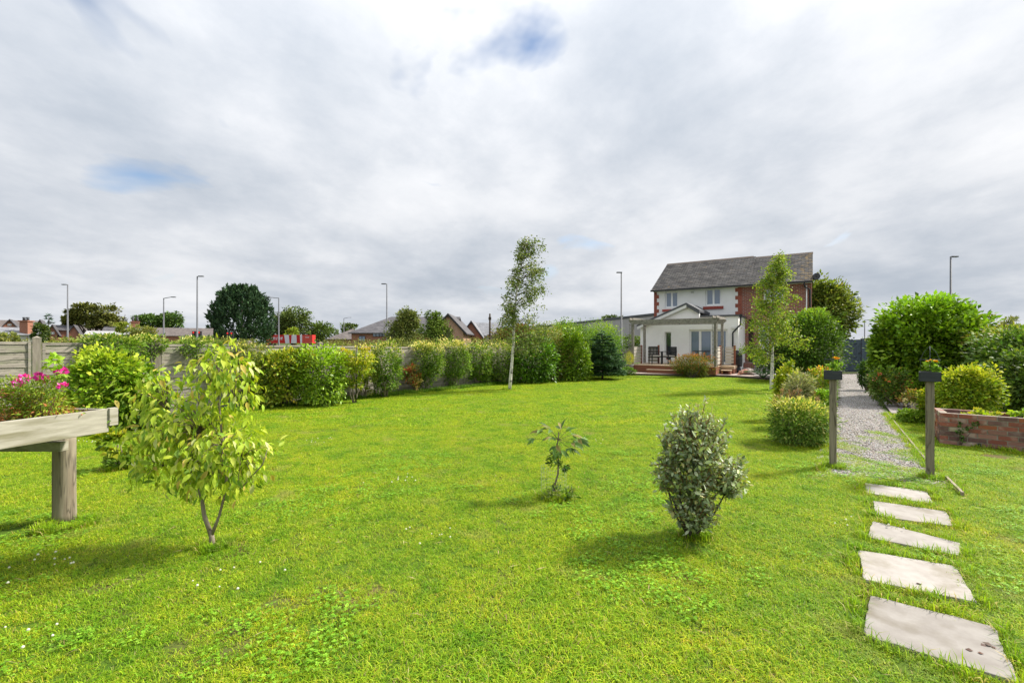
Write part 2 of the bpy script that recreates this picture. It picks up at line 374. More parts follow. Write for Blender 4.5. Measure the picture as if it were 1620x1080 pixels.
mb = MB(); mb.add([(-260, 136, -.006), (120, 136, -.006), (120, 160, -.006), (-260, 160, -.006)], [(0, 1, 2, 3)]); mb.build('road', M_ROAD, kind='structure')
M_SOIL = pmat('soil', (0.035, 0.024, 0.016), (0.075, 0.05, 0.032), 14, 1, .8, spec=.05)

# ---- grass: real blades, instanced tufts
def patch(name, rad, nb, h, w, pal, wts, lean=0.5, kind='blade'):
    a = rng.random(nb) * 6.283; r = rad * np.sqrt(rng.random(nb)); P = np.stack([r * np.cos(a), r * np.sin(a), np.zeros(nb)], 1)
    az = rng.random(nb) * 6.283; hh = h * (0.45 + 0.75 * rng.random(nb)); ww = w * (0.7 + .6 * rng.random(nb))
    C = pick(pal, wts, nb, jit=.2)
    Vs = []; Fs = []; Cs = []
    if kind == 'blade':
        side = np.stack([np.cos(az), np.sin(az), 0 * az], 1); fw = np.stack([-np.sin(az), np.cos(az), 0 * az], 1)
        ln = lean * (0.2 + rng.random(nb))
        up = np.array([0, 0, 1.0])
        b0 = P - side * ww[:, None] / 2; b1 = P + side * ww[:, None] / 2
        mid = P + up * (hh * .55)[:, None] + fw * (hh * ln * .35)[:, None]
        m0 = mid - side * ww[:, None] * .4; m1 = mid + side * ww[:, None] * .4
        tip = P + up * (hh * (1 - .35 * ln))[:, None] + fw * (hh * ln)[:, None]
        V = np.stack([b0, b1, m1, m0, tip], 1).reshape(-1, 3); k = np.arange(nb)[:, None, None] * 5
        F = (np.array([(0, 1, 2), (0, 2, 3), (3, 2, 4)])[None] + k).reshape(-1, 3); CC = np.repeat(C, 5, 0)
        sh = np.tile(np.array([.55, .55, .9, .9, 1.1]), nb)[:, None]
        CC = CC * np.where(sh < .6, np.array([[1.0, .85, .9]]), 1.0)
        return V, F, CC
    else:   # clover: three leaflets on a stalk
        for k_ in range(3):
            an = az + k_ * 2.094
            T = np.stack([np.cos(an), np.sin(an), .15 + 0 * an], 1); Nn = np.stack([.15 * np.cos(az), .15 * np.sin(az), 1 + 0 * az], 1)
            Q = P + np.array([0, 0, 1]) * hh[:, None]
            V, F, CC = leaf_arrays(Q, T, Nn, ww, T_DIA, C, 1.35); Vs.append(V); Fs.append(F + sum(len(v) for v in Vs[:-1])); Cs.append(CC)
        return np.concatenate(Vs), np.concatenate(Fs), np.concatenate(Cs)

_ng = None
def scatter_group():
    global _ng
    if _ng: return _ng
    ng = bpy.data.node_groups.new('scatter', 'GeometryNodeTree')
    ng.interface.new_socket('Geometry', in_out='INPUT', socket_type='NodeSocketGeometry')
    ng.interface.new_socket('Geometry', in_out='OUTPUT', socket_type='NodeSocketGeometry')
    N, L = ng.nodes, ng.links; gi = N.new('NodeGroupInput'); go = N.new('NodeGroupOutput')
    def attr(nm):
        a = N.new('GeometryNodeInputNamedAttribute'); a.data_type = 'FLOAT'; a.inputs['Name'].default_value = nm
        return a.outputs['Attribute']
    sp = N.new('GeometryNodeSeparateGeometry'); sp.domain = 'POINT'; L.new(gi.outputs[0], sp.inputs[0])
    cmp_ = N.new('FunctionNodeCompare'); cmp_.data_type = 'FLOAT'; cmp_.operation = 'GREATER_THAN'; L.new(attr('ispt'), cmp_.inputs[0]); cmp_.inputs[1].default_value = 0.5
    L.new(cmp_.outputs[0], sp.inputs['Selection'])
    io = N.new('GeometryNodeInstanceOnPoints'); L.new(sp.outputs[0], io.inputs['Points']); L.new(sp.outputs[1], io.inputs['Instance'])
    cb = N.new('ShaderNodeCombineXYZ'); L.new(attr('rot'), cb.inputs[2]); L.new(cb.outputs[0], io.inputs['Rotation']); L.new(attr('scl'), io.inputs['Scale'])
    L.new(io.outputs[0], go.inputs[0]); _ng = ng; return ng
def scatter(name, arr, pts, scl, mat, label, cat='grass'):
    V, F, C = arr; n = len(pts); nv = len(V)
    me = raw_mesh(name, np.concatenate([V, pts]), F, mat, np.concatenate([C, np.zeros((n, 3))]))
    for an, val in (('ispt', np.concatenate([np.zeros(nv), np.ones(n)])), ('rot', rng.random(nv + n) * 6.283), ('scl', np.concatenate([np.ones(nv), scl]))):
        a = me.attributes.new(an, 'FLOAT', 'POINT'); a.data.foreach_set('value', val.astype(np.float32))
    o = link(name, me); tag(o, label, cat, kind='stuff'); md = o.modifiers.new('scatter', 'NODES'); md.node_group = scatter_group(); return o

def grassmat(name, dark=0.0):
    m, nt, b = newmat(name); N, L = nt.nodes, nt.links
    at = N.new('ShaderNodeAttribute'); at.attribute_name = 'Col'; geo = N.new('ShaderNodeNewGeometry')
    def nz(s, lo, hi, det=4):
        t = N.new('ShaderNodeTexNoise'); t.inputs['Scale'].default_value = s; t.inputs['Detail'].default_value = det; L.new(geo.outputs['Position'], t.inputs['Vector'])
        r = N.new('ShaderNodeMapRange'); r.inputs[1].default_value = lo; r.inputs[2].default_value = hi; L.new(t.outputs['Fac'], r.inputs[0]); return r.outputs[0]
    def mix(f, a, col, mode='MIX'):
        x = N.new('ShaderNodeMix'); x.data_type = 'RGBA'; x.blend_type = mode; L.new(f, x.inputs[0]); L.new(a, x.inputs[6]); x.inputs[7].default_value = c4(col); return x.outputs[2]
    c = at.outputs['Color']
    c = mix(nz(1.3, .40, .66), c, (1.32, 1.10, .95), 'MULTIPLY')
    c = mix(nz(2.6, .47, .66), c, (.60, .80, .75), 'MULTIPLY')
    c = mix(nz(12, .48, .62), c, (.78, .88, .8), 'MULTIPLY')
    c = mix(nz(.45, .42, .66), c, (1.15, 1.06, .9), 'MULTIPLY')
    c = mix(nz(1.7, .60, .84, 7), c, (.44, .40, .13))
    L.new(c, b.inputs['Base Color']); b.inputs['Roughness'].default_value = .55; setspec(b, .2)
    tr = N.new('ShaderNodeBsdfTranslucent'); L.new(c, tr.inputs[0]); mx = N.new('ShaderNodeMixShader'); mx.inputs[0].default_value = .38
    L.new(b.outputs[0], mx.inputs[1]); L.new(tr.outputs[0], mx.inputs[2]); L.new(mx.outputs[0], N['Material Output'].inputs[0]); return m
M_GRASS = grassmat('grass_blade')

def slab_dist_ok(x, y, grow):
    ok = np.ones(x.shape, bool)
    for s in SLABS:
        c = np.mean(np.array(s), 0); g = [(c[0] + (p[0] - c[0]) * grow, c[1] + (p[1] - c[1]) * grow) for p in s]
        ok &= ~in_poly(x, y, g)
    return ok
def vnoise(x, y, s, seed=0):
    r = np.random.default_rng(seed); v = 0
    for k in range(5):
        a = r.random() * 6.28; f = s * (.6 + r.random()); v = v + np.sin(x * f * np.cos(a) + y * f * np.sin(a) + r.random() * 6.28)
    return v / 5
BARE = [(GP(15, 842), .22, .10), (GP(60, 1032), .05, .03), (GP(1590, 722), .40, .12), (GP(885, 790), .13, .09), (GP(1092, 862), .12, .09), (GP(1330, 862), .12, .06), (GP(1255, 1030), .05, .03)]
def grid(sp, d0, d1, side=1.35):
    ys = np.arange(d0, d1, sp); P = []
    for y in ys:
        xs = np.arange(-side * max(y, 2.2) , side * max(y, 2.2), sp); P.append(np.stack([xs, np.full_like(xs, y)], 1))
    P = np.concatenate(P); P += (rng.random(P.shape) - .5) * sp * 1.1; return P
def lawn_pts(sp, d0, d1, grow=1.06):
    P = grid(sp, d0, d1); x, y = P[:, 0], P[:, 1]
    g = in_poly(x, y, GRAVEL); ypx = 540 + 1224 / y
    pr = np.clip((ypx - 684) / 80, 0.0, 1) * 1.0
    thr = vnoise(x, y, 6, 3) * .9 + .5
    ok = np.where(g, (pr * 1.25 > thr + .1) & (ypx > 655), in_poly(x, y, LAWN))
    ok |= g & (ypx > 690) & (rng.random(len(x)) < .12)
    ok &= slab_dist_ok(x, y, grow)
    for c, rx, ry in BARE: 
        e = ((x - c.x) / rx) ** 2 + ((y - c.y) / (ry * 1.6)) ** 2; ok &= ~((e < 1) & (rng.random(len(x)) < .88))
    return P[ok]
GP_PAL = [(.315, .50, .018), (.42, .565, .026), (.215, .39, .014), (.51, .565, .05), (.14, .30, .012), (.45, .41, .15)]
GP_W = [4, 3.2, 2.4, 1.3, 1.3, .45]
def z3(P, z=0.0): return np.concatenate([P, np.full((len(P), 1), z)], 1)
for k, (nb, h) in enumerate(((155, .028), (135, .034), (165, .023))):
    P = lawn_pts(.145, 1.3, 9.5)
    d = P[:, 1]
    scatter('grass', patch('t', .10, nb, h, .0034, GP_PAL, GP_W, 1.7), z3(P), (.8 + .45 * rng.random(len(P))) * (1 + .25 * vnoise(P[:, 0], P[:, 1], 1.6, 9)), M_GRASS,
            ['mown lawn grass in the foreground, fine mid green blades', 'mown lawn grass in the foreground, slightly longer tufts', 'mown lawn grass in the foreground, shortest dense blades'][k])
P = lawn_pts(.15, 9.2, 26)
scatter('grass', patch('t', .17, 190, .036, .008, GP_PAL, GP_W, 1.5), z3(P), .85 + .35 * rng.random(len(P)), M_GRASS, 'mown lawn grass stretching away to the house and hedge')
# clover and weeds in patches
P = lawn_pts(.10, 1.4, 7.0); nn = vnoise(P[:, 0], P[:, 1], 2.6, 21) + .35 * vnoise(P[:, 0], P[:, 1], 9, 5); P = P[(nn > .26) & (rng.random(len(P)) < .5)]
scatter('clover', patch('t', .075, 26, .036, .0105, [(.15, .33, .015), (.21, .41, .02), (.11, .25, .012), (.28, .46, .04)], [3, 3, 1, 1], kind='clover'), z3(P), .8 + .5 * rng.random(len(P)), M_LEAF, 'low clover leaves growing in patches through the lawn', 'clover')
# longer fringe round slabs, posts and log
fr = []
for s in SLABS:
    for i in range(4):
        a, b_ = np.array(s[i]), np.array(s[(i + 1) % 4]); n_ = int(np.linalg.norm(b_ - a) / .035)
        c = np.mean(np.array(s), 0); t = rng.random(n_)[:, None]; q = a + (b_ - a) * t; q = q + (q - c) / np.linalg.norm(q - c, axis=1, keepdims=True) * (.035 + .04 * rng.random((n_, 1))); fr.append(q)
for (px, py, r_) in ((1322, 741, .09), (1477, 758, .09), (102, 834, .16), (335, 868, .10), (1100, 850, .09), (876, 788, .13), (805, 617, .2), (1220, 618, .25), (185, 742, .14)):
    g = GP(px, py); n_ = int(60 * r_ / .1); a = rng.random(n_) * 6.28; r2 = r_ * (.75 + .5 * rng.random(n_)); fr.append(np.stack([g.x + r2 * np.cos(a), g.y + .03 + r2 * np.sin(a)], 1))
for a, b_ in (((1403, 655), (1477, 745)), ((1403, 655), (1477, 745)), ((1496, 758), (1523, 785)), ((1318, 690), (1300, 748)), ((1290, 700), (1215, 690)), ((1300, 705), (1225, 695)), ((1492, 697), (1620, 716)), ((1492, 699), (1620, 718)), ((1484, 690), (1492, 698))):
    A_, B_ = GP(*a), GP(*b_); n_ = int((B_ - A_).length / .03); t = rng.random(n_); fr.append(np.stack([A_.x + (B_.x - A_.x) * t, A_.y + (B_.y - A_.y) * t], 1) + rng.standard_normal((n_, 2)) * .045)
fr = np.concatenate(fr)
fr = fr[slab_dist_ok(fr[:, 0], fr[:, 1], 1.01)]
scatter('grass', patch('t', .045, 26, .085, .0048, GP_PAL, [4, 3, 3, 1, 1.5, .8], 1.0), z3(fr), .6 + .6 * rng.random(len(fr)), M_GRASS, 'long unmown grass fringing the slabs, posts and brick bed')
# fence foot fringe
t = rng.random(900); D = 7.5 + t * 15.3; off = .25 + .55 * rng.random(900)
fr = np.stack([np.array([FX(d) for d in D]) + off * .75, D - off * .66], 1)
scatter('grass', patch('t', .10, 40, .14, .009, [(.15, .3, .015), (.22, .38, .02), (.08, .18, .015)], [2, 2, 2], 1.0), z3(fr), .6 + .7 * rng.random(900), M_GRASS, 'rough grass at the foot of the timber fence and shrubs')
# fallen straw and white clover heads
def bits(name, pts, size, col, label, cat, z=.03, flat=True):
    n = len(pts); T = norm(np.concatenate([rng.standard_normal((n, 2)), .1 * rng.standard_normal((n, 1))], 1)); Nn = np.tile([0, 0, 1.0], (n, 1)) + .2 * rng.standard_normal((n, 3))
    C = pick(col, [1] * len(col), n); V, F, CC = leaf_arrays(z3(pts, z), T, Nn, size * (.6 + .8 * rng.random(n)), T_DIA, C, .12 if not flat else 1.2)
    o = link(name, raw_mesh(name, V, F, M_LEAF, CC)); return tag(o, label, cat, kind='stuff')
P = lawn_pts(.25, 1.6, 7.5); P = P[rng.random(len(P)) < .6]
bits('straw', P, .07, [(.45, .36, .17), (.30, .22, .10)], 'scattered dry straw and clippings lying on the lawn', 'straw', .035, False)
wf = []
for px, py, n_ in ((30, 915, 8), (165, 700, 16), (40, 900, 6), (100, 985, 3), (10, 1050, 3), (640, 760, 10), (700, 850, 8), (940, 700, 8), (230, 640, 8), (345, 925, 5), (500, 700, 10), (1350, 830, 6), (1260, 690, 6), (410, 900, 3)):
    g = GP(px, py); wf.append(np.stack([g.x + rng.standard_normal(n_) * .16, g.y + rng.standard_normal(n_) * .14], 1))
wf = np.concatenate(wf); wa = MB().lathe([(.002, 0), (.007, .004), (.008, .009), (.003, .014)], n=6); Vw = np.array(wa.v); Fw = []
for f in wa.f:
    for i in range(1, len(f) - 1): Fw.append((f[0], f[i], f[i + 1]))
scatter('clover_flowers', (Vw, np.array(Fw), np.tile([[.75, .74, .68]], (len(Vw), 1))), z3(wf, .04), .7 + .5 * rng.random(len(wf)), M_LEAF, 'tiny white clover flower heads dotted in the lawn', 'flowers')
# ---- gravel stones
ico = np.array([(1, 0, 0), (-1, 0, 0), (0, 1, 0), (0, -1, 0), (0, 0, 1), (0, 0, -1)], float); icf = np.array([(0, 2, 4), (2, 1, 4), (1, 3, 4), (3, 0, 4), (2, 0, 5), (1, 2, 5), (3, 1, 5), (0, 3, 5)])
def stonepatch(rad, n, s):
    Vs, Fs, Cs = [], [], []
    C = pick([(.34, .32, .295), (.48, .46, .425), (.23, .215, .20), (.33, .26, .20), (.12, .11, .105)], [4, 3, 3, 2, 1.5], n)
    for i in range(n):
        a = rng.random() * 6.28; r = rad * math.sqrt(rng.random()); sc = s * (.5 + rng.random()) * np.array([1, .75, .5])
        v = ico * (1 + .25 * rng.standard_normal((6, 3))) * sc; th = rng.random() * 6.28
        v = np.stack([v[:, 0] * math.cos(th) - v[:, 1] * math.sin(th), v[:, 0] * math.sin(th) + v[:, 1] * math.cos(th), v[:, 2]], 1) + np.array([r * math.cos(a), r * math.sin(a), s * .35])
        Vs.append(v); Fs.append(icf + 6 * i); Cs.append(np.tile(C[i], (6, 1)))
    return np.concatenate(Vs), np.concatenate(Fs), np.concatenate(Cs)
M_STONE = leafmat('gravel_stone', .85, .2, 0.0)
P = grid(.10, 5.5, 25, 1.2); P = P[in_poly(P[:, 0], P[:, 1], GRAVEL)]
scatter('gravel', stonepatch(.10, 55, .013), z3(P, .004), .8 + .5 * rng.random(len(P)), M_STONE, 'loose grey and purple gravel covering the garden path', 'gravel')

# ================================================================== slabs and edging
M_SLAB = pmat('pale_concrete', (0.275, 0.25, 0.225), (0.38, 0.355, 0.325), 7, .92, .35, detail=14, c3=(0.23, 0.205, 0.165), s3=3.6, bdist=.004, spec=.15)
lab = ['farthest small pale paving slab, nearest the gravel path', 'second pale slab from the gravel, in the lawn', 'middle pale slab of the stepping stones, skewed', 'second nearest pale slab, wide with a slanting right end', 'largest and nearest pale slab, with brown leaf bits on it']
for i, s in enumerate(SLABS):
    pts = []
    for k in range(4):
        a, b_ = Vector((*s[k], 0)), Vector((*s[(k + 1) % 4], 0)); m_ = 10
        for j in range(m_):
            p = a.lerp(b_, j / m_); d = (b_ - a).normalized(); nn_ = Vector((-d.y, d.x, 0)); w = rnd.uniform(-.007, .007) if j else 0
            if j == 0: p = a.lerp(Vector((*np.mean(np.array(s), 0), 0)), .02)
            pts.append((p + nn_ * w).xy[:])
    mb = MB(); mb.prism(pts, -.05, .016 + .002 * i)
    tag(mb.build('paving_slab', M_SLAB, bevel=.004), lab[i], 'slab', 'stepping slabs set in the lawn')
# leaf bits on the nearest slab
mb_pts = np.array([GP(1560, 1027).xy[:], GP(1568, 1029).xy[:], GP(1572, 1030).xy[:], GP(1540, 1037).xy[:], GP(1546, 1039).xy[:], GP(1449, 928).xy[:]])
bits('leaf_litter', mb_pts, .035, [(.10, .05, .035), (.14, .07, .05)], 'brown dead leaf bits lying on the nearest slab', 'leaf litter', .028)
M_EDGE = pmat('edging_timber', (.22, .18, .13), (.33, .28, .21), 8, .9, .3, stretch=(1, 8, 1))
for a, b_, l in (((1403, 655), (1477, 746), 'long thin timber edging strip along the right side of the gravel'), ((1496, 758), (1523, 785), 'short loose piece of timber edging beyond the right post')):
    A_, B_ = GP(*a), GP(*b_); mb = MB(); d = (B_ - A_)
    mb.beam((0, 0, .015), (d.x, d.y, .015), .025, .07)
    tag(mb.build('edging_board', M_EDGE, loc=A_), l, 'edging')
# side path of slabs branching right off the gravel
SP = [GP(1396, 636), GP(1452, 637), GP(1462, 655), GP(1410, 655)]
M_SP = pmat('side_path_slab', (.22, .19, .18), (.29, .26, .25), 5, .9, .2)
mb = MB(); mb.prism([p.xy[:] for p in SP], -.05, .006); sp = mb.build('side_path', M_SOIL, kind='structure')
for i in range(2):
    for j in range(3):
        def q(u, v): return SP[0].lerp(SP[1], u).lerp(SP[3].lerp(SP[2], u), v)
        mb = MB(); u0, u1, v0, v1 = j / 3 + .01, (j + 1) / 3 - .01, i / 2 + .01, (i + 1) / 2 - .01
        mb.prism([q(u0, v0).xy[:], q(u1, v0).xy[:], q(u1, v1).xy[:], q(u0, v1).xy[:]], .006, .022 + .003 * ((i + j) % 2)); mb.build('slab', M_SP, sp)

# ================================================================== fence
M_FW = pmat('weathered_fence_wood', (.30, .265, .22), (.43, .39, .33), 5, .9, .35, stretch=(.6, .6, 9), detail=10, c3=(.22, .24, .14), s3=2.0, crack=4)
M_FP = pmat('weathered_post_wood', (.20, .175, .14), (.31, .275, .225), 6, .9, .3, stretch=(6, 6, .7), c3=(.17, .18, .10), s3=3)
fdir = Vector((0.88, 1, 0)).normalized(); fang = math.atan2(fdir.y, fdir.x)
fence = thing('fence', 'long weathered lapped timber fence behind the shrubs on the left', 'fence', (FX(8.94), 8.94, 0), fang)
PL = 1.9
def slat_mesh(k):
    mb = MB(); n = 9; L_ = PL - .14; top = []; bot = []
    for i in range(n + 1):
        x = -L_ / 2 + L_ * i / n; bot.append((x, -.085 + rnd.uniform(-.010, .010) * (1.5 if k % 2 else 1))); top.append((x, .075))
    vs = []; fs = []
    for (x, z), (_, zt) in zip(bot, top): vs += [(x, -.016, z), (x, -.004, z), (x, .006, zt), (x, -.003, zt)]
    for i in range(n):
        a = i * 4; b_ = a + 4; fs += [(a, b_, b_ + 3, a + 3), (a + 1, a + 2, b_ + 2, b_ + 1), (a, a + 1, b_ + 1, b_), (a + 3, b_ + 3, b_ + 2, a + 2)]
    fs += [(0, 3, 2, 1), (n * 4, n * 4 + 1, n * 4 + 2, n * 4 + 3)]
    mb.add(vs, fs); return mb.mesh('slat', M_FW)
SL = [slat_mesh(k) for k in range(5)]
postm = MB().box((0, 0, .9), (.125, .10, 1.86)).add([(-.07, -.055, 1.83), (.07, -.055, 1.83), (.07, .055, 1.83), (-.07, .055, 1.83), (0, 0, 1.87)], [(0, 1, 4), (1, 2, 4), (2, 3, 4), (3, 0, 4), (3, 2, 1, 0)]).mesh('post', M_FP)
cap = MB().box((0, 0, 0), (PL - .13, .05, .05)).mesh('top_rail', M_FW); stile = MB().box((0, 0, .86), (.045, .02, 1.66)).mesh('stile', M_FW); gb = MB().box((0, 0, .09), (PL - .13, .03, .16)).mesh('gravel_board', M_FP)
for i in range(-2, 11):
    s0 = i * PL; D = 8.94 + fdir.y * (s0 + PL / 2); zt = FZ(D)
    link('post', postm, fence, (s0, 0, FZ(8.94 + fdir.y * s0) - 1.70 - .06))
    if i == 10: break
    link('top_rail', cap, fence, (s0 + PL / 2, 0, zt - .03)); link('gravel_board', gb, fence, (s0 + PL / 2, 0, 0))
    for e in (-1, 1): link('stile', stile, fence, (s0 + PL / 2 + e * (PL / 2 - .095), -.03, zt - 1.70))
    n = int((zt - .2) / .142)
    for k in range(n):
        z = .24 + k * (zt - .12 - .24) / (n - 1)
        o = link('slat', SL[(k * 3 + i) % 5], fence, (s0 + PL / 2, -.006 if k % 2 else -.002, z), (0, rnd.uniform(-.006, .006), math.pi if 0 else 0))
# ================================================================== the house
HL = Vector((8.99, 28.78, 0)); HU = Vector((.835, -.551, 0)).normalized(); HN = Vector((.551, .835, 0)).normalized(); HA = math.atan2(HU.y, HU.x)
def hp(px, py=None, b=0.0):
    o = HL + HN * b; k = (px - 810) / 720; a = (k * o.y - o.x) / (HU.x - k * HU.y); D = o.y + HU.y * a
    return (a, 1.7 - (py - 540) / 720 * D if py is not None else None)
def hloc(a, b, z=0): return HL + HU * a + HN * b + Vector((0, 0, z))
M_REND = pmat('white_render', (.83, .82, .80), (.89, .885, .87), 2.2, .85, .15, detail=8, spec=.2, bdist=.004)
M_BRICK = brickmat('house_brick', (.30, .085, .055), (.21, .06, .045), (.30, .25, .21))
M_QUOIN = pmat('quoin_brick', (.30, .095, .06), (.22, .07, .05), 12, .85, .2)
M_WPVC = pmat('white_frame', (.80, .80, .80), rough=.35, spec=.5)
M_BLACK = pmat('black_plastic', (.012, .013, .015), rough=.4, spec=.5)
M_FASCIA = pmat('white_fascia', (.72, .72, .70), rough=.5)
def glassmat(name, col=(.10, .13, .17), rough=.06):
    m, nt, b = newmat(name); b.inputs['Base Color'].default_value = c4(col); b.inputs['Roughness'].default_value = rough; setspec(b, 1.0)
    b.inputs['Coat Weight'].default_value = 1.0; b.inputs['Coat Roughness'].default_value = .03; return m
M_GLASS = glassmat('window_glass', (.13, .18, .25)); M_GLASSD = glassmat('dark_glass', (.03, .04, .05))
def tilemat(name, c1, c2, lich=None, bw=.30, rh=.20):
    m, nt, b = newmat(name); N, L = nt.nodes, nt.links; b.inputs['Roughness'].default_value = .8; setspec(b, .3)
    tc = N.new('ShaderNodeTexCoord'); bt = N.new('ShaderNodeTexBrick'); L.new(tc.outputs['Object'], bt.inputs['Vector'])
    bt.inputs['Color1'].default_value = c4(c1); bt.inputs['Color2'].default_value = c4(c2); bt.inputs['Mortar'].default_value = c4(tuple(v * .3 for v in c1))
    bt.inputs['Scale'].default_value = 1; bt.inputs['Brick Width'].default_value = bw; bt.inputs['Row Height'].default_value = rh; bt.inputs['Mortar Size'].default_value = .02 if lich else .008; bt.inputs['Mortar Smooth'].default_value = .6
    t = N.new('ShaderNodeTexNoise'); t.inputs['Scale'].default_value = 2.2; t.inputs['Detail'].default_value = 7; L.new(tc.outputs['Object'], t.inputs['Vector'])
    mr = N.new('ShaderNodeMapRange'); L.new(t.outputs['Fac'], mr.inputs[0]); mr.inputs[1].default_value = .3; mr.inputs[2].default_value = .7; mr.inputs[3].default_value = .8; mr.inputs[4].default_value = 1.3
    hs = N.new('ShaderNodeHueSaturation'); L.new(bt.outputs['Color'], hs.inputs['Color']); L.new(mr.outputs[0], hs.inputs['Value']); last = hs.outputs[0]
    if lich:
        s = N.new('ShaderNodeSeparateXYZ'); L.new(tc.outputs['Object'], s.inputs[0])
        g = N.new('ShaderNodeMapRange'); L.new(s.outputs[0], g.inputs[0]); g.inputs[1].default_value = lich[0]; g.inputs[2].default_value = lich[1]
        t2 = N.new('ShaderNodeTexNoise'); t2.inputs['Scale'].default_value = 5; t2.inputs['Detail'].default_value = 6; L.new(tc.outputs['Object'], t2.inputs['Vector'])
        ad = N.new('ShaderNodeMath'); ad.operation = 'MULTIPLY_ADD'; L.new(g.outputs[0], ad.inputs[0]); ad.inputs[1].default_value = .22; L.new(t2.outputs['Fac'], ad.inputs[2])
        g2 = N.new('ShaderNodeMapRange'); L.new(ad.outputs[0], g2.inputs[0]); g2.inputs[1].default_value = .62; g2.inputs[2].default_value = .86
        mx = N.new('ShaderNodeMix'); mx.data_type = 'RGBA'; L.new(g2.outputs[0], mx.inputs[0]); L.new(last, mx.inputs[6]); mx.inputs[7].default_value = (.34, .22, .07, 1); last = mx.outputs[2]
    L.new(last, b.inputs['Base Color'])
    bp = N.new('ShaderNodeBump'); bp.inputs['Strength'].default_value = .4; bp.inputs['Distance'].default_value = .01; bp.invert = True
    L.new(bt.outputs['Fac'], bp.inputs['Height']); L.new(bp.outputs[0], b.inputs['Normal']); return m
M_ROOF = tilemat('grey_slate_tiles', (.062, .06, .063), (.145, .137, .13), (7.3, 8.6), .34, .1583)

def wall_holes(mb, a0, a1, z0, z1, b0, b1, holes):
    A = sorted({a0, a1, *[h[0] for h in holes], *[h[1] for h in holes]}); Z = sorted({z0, z1, *[h[2] for h in holes], *[h[3] for h in holes]})
    A = [v for v in A if a0 <= v <= a1]; Z = [v for v in Z if z0 <= v <= z1]
    for i in range(len(A) - 1):
        run = None
        for j in range(len(Z) - 1):
            ca, cz = (A[i] + A[i + 1]) / 2, (Z[j] + Z[j + 1]) / 2
            solid = not any(h[0] < ca < h[1] and h[2] < cz < h[3] for h in holes)
            if solid: run = (run[0], Z[j + 1]) if run else (Z[j], Z[j + 1])
            if run and (not solid or j == len(Z) - 2): mb.bx(A[i], A[i + 1], b0, b1, run[0], run[1]); run = None
    return mb
def window(parent, a0, a1, z0, z1, b, mull=(), fw=.055, transoms=(), glass=None, name='window', framemat=None, fr=.07):
    """frame object (part) > panes (sub-parts); b = plane of the frame front"""
    mb = MB(); mb.bx(a0, a0 + fw, b, b + fr, z0, z1); mb.bx(a1 - fw, a1, b, b + fr, z0, z1); mb.bx(a0 + fw, a1 - fw, b, b + fr, z0, z0 + fw); mb.bx(a0 + fw, a1 - fw, b, b + fr, z1 - fw, z1)
    for m_ in mull: mb.bx(m_ - fw * .6, m_ + fw * .6, b, b + fr, z0 + fw, z1 - fw)
    o = mb.build(name, framemat or M_WPVC, parent)
    e = [a0 + fw] + [v for m_ in mull for v in (m_ - fw * .6, m_ + fw * .6)] + [a1 - fw]
    for i in range(0, len(e), 2): MB().bx(e[i], e[i + 1], b + fr * .5, b + fr * .5 + .02, z0 + fw, z1 - fw).build('pane', glass or M_GLASS, o)
    return o
house = thing('house', 'two storey house, half white render and half red brick, with a grey tiled roof', 'house', HL, HA)
W = 8.31; EZ = 5.0; AB = 4.86
def rect(x0, x1, y0, y1, b=0.0):
    a0, zt = hp(x0, y0, b); a1, _ = hp(x1, y0, b); am, zb = hp((x0 + x1) / 2, y1, b); _, zt = hp((x0 + x1) / 2, y0, b); return (a0, a1, zb, zt)
w1 = rect(1052, 1073, 461, 486.5); w2 = rect(1116, 1141, 456, 483); w3 = rect(1208, 1240, 457, 479)
d1 = rect(1184, 1192, 505, 574); d2 = rect(1200, 1217, 541, 576)
d1 = (d1[0], d1[1], .55, d1[3]); d2 = (d2[0], d2[1], .55, 2.6)
wall_holes(MB(), 0, AB, .0, EZ, 0, .25, [w1, w2]).build('wall', M_REND, house)
wall_holes(MB(), AB, W, .0, EZ, 0, .25, [w3, d1, d2]).build('wall', M_BRICK, house, label='red brick wall of the right half')
mb = MB(); mb.prism([(0, .25), (.25, .25), (.25, 7), (0, 7)], 0, EZ); mb.prism([(W - .25, .25), (W, .25), (W, 7), (W - .25, 7)], 0, EZ); mb.bx(.25, W - .25, 6.75, 7, 0, EZ)
for x in (.0, W - .25): mb.add([(x, 0, EZ), (x + .25, 0, EZ), (x + .25, 3.5, 6.93), (x, 3.5, 6.93), (x, 7, EZ), (x + .25, 7, EZ)], [(0, 3, 4), (1, 5, 2), (0, 1, 2, 3), (3, 2, 5, 4), (0, 4, 5, 1)])
mb.build('wall', M_BRICK, house, label='red brick gable and back walls')
MB().bx(.25, W - .25, .3, 6.7, 2.6, 2.7).build('upper_floor', M_REND, house)
for w_, m_ in ((w1, [(w1[0] * .5 + w1[1] * .5)]), (w2, [(w2[0] + w2[1]) / 2]), (w3, [w3[0] * .64 + w3[1] * .36, w3[0] * .3 + w3[1] * .7])):
    window(house, w_[0], w_[1], w_[2], w_[3], .09, m_, .085)
M_SILL = pmat('red_sill', (.36, .075, .055), (.28, .06, .045), 6, .7)
for x0, x1, y0, y1 in ((1048, 1063, 489, 492.5), (1112.5, 1144.5, 484.5, 489)):
    s = rect(x0 if x0 > 1100 else 1048, x1 if x0 > 1100 else 1077, y0, y1); MB().bx(s[0], s[1], -.07, .09, s[2], s[3]).build('sill', M_SILL, house)
s = w3; MB().bx(s[0] - .08, s[1] + .08, -.05, .09, s[2] - .12, s[2] - .002).build('sill', M_SILL, house)
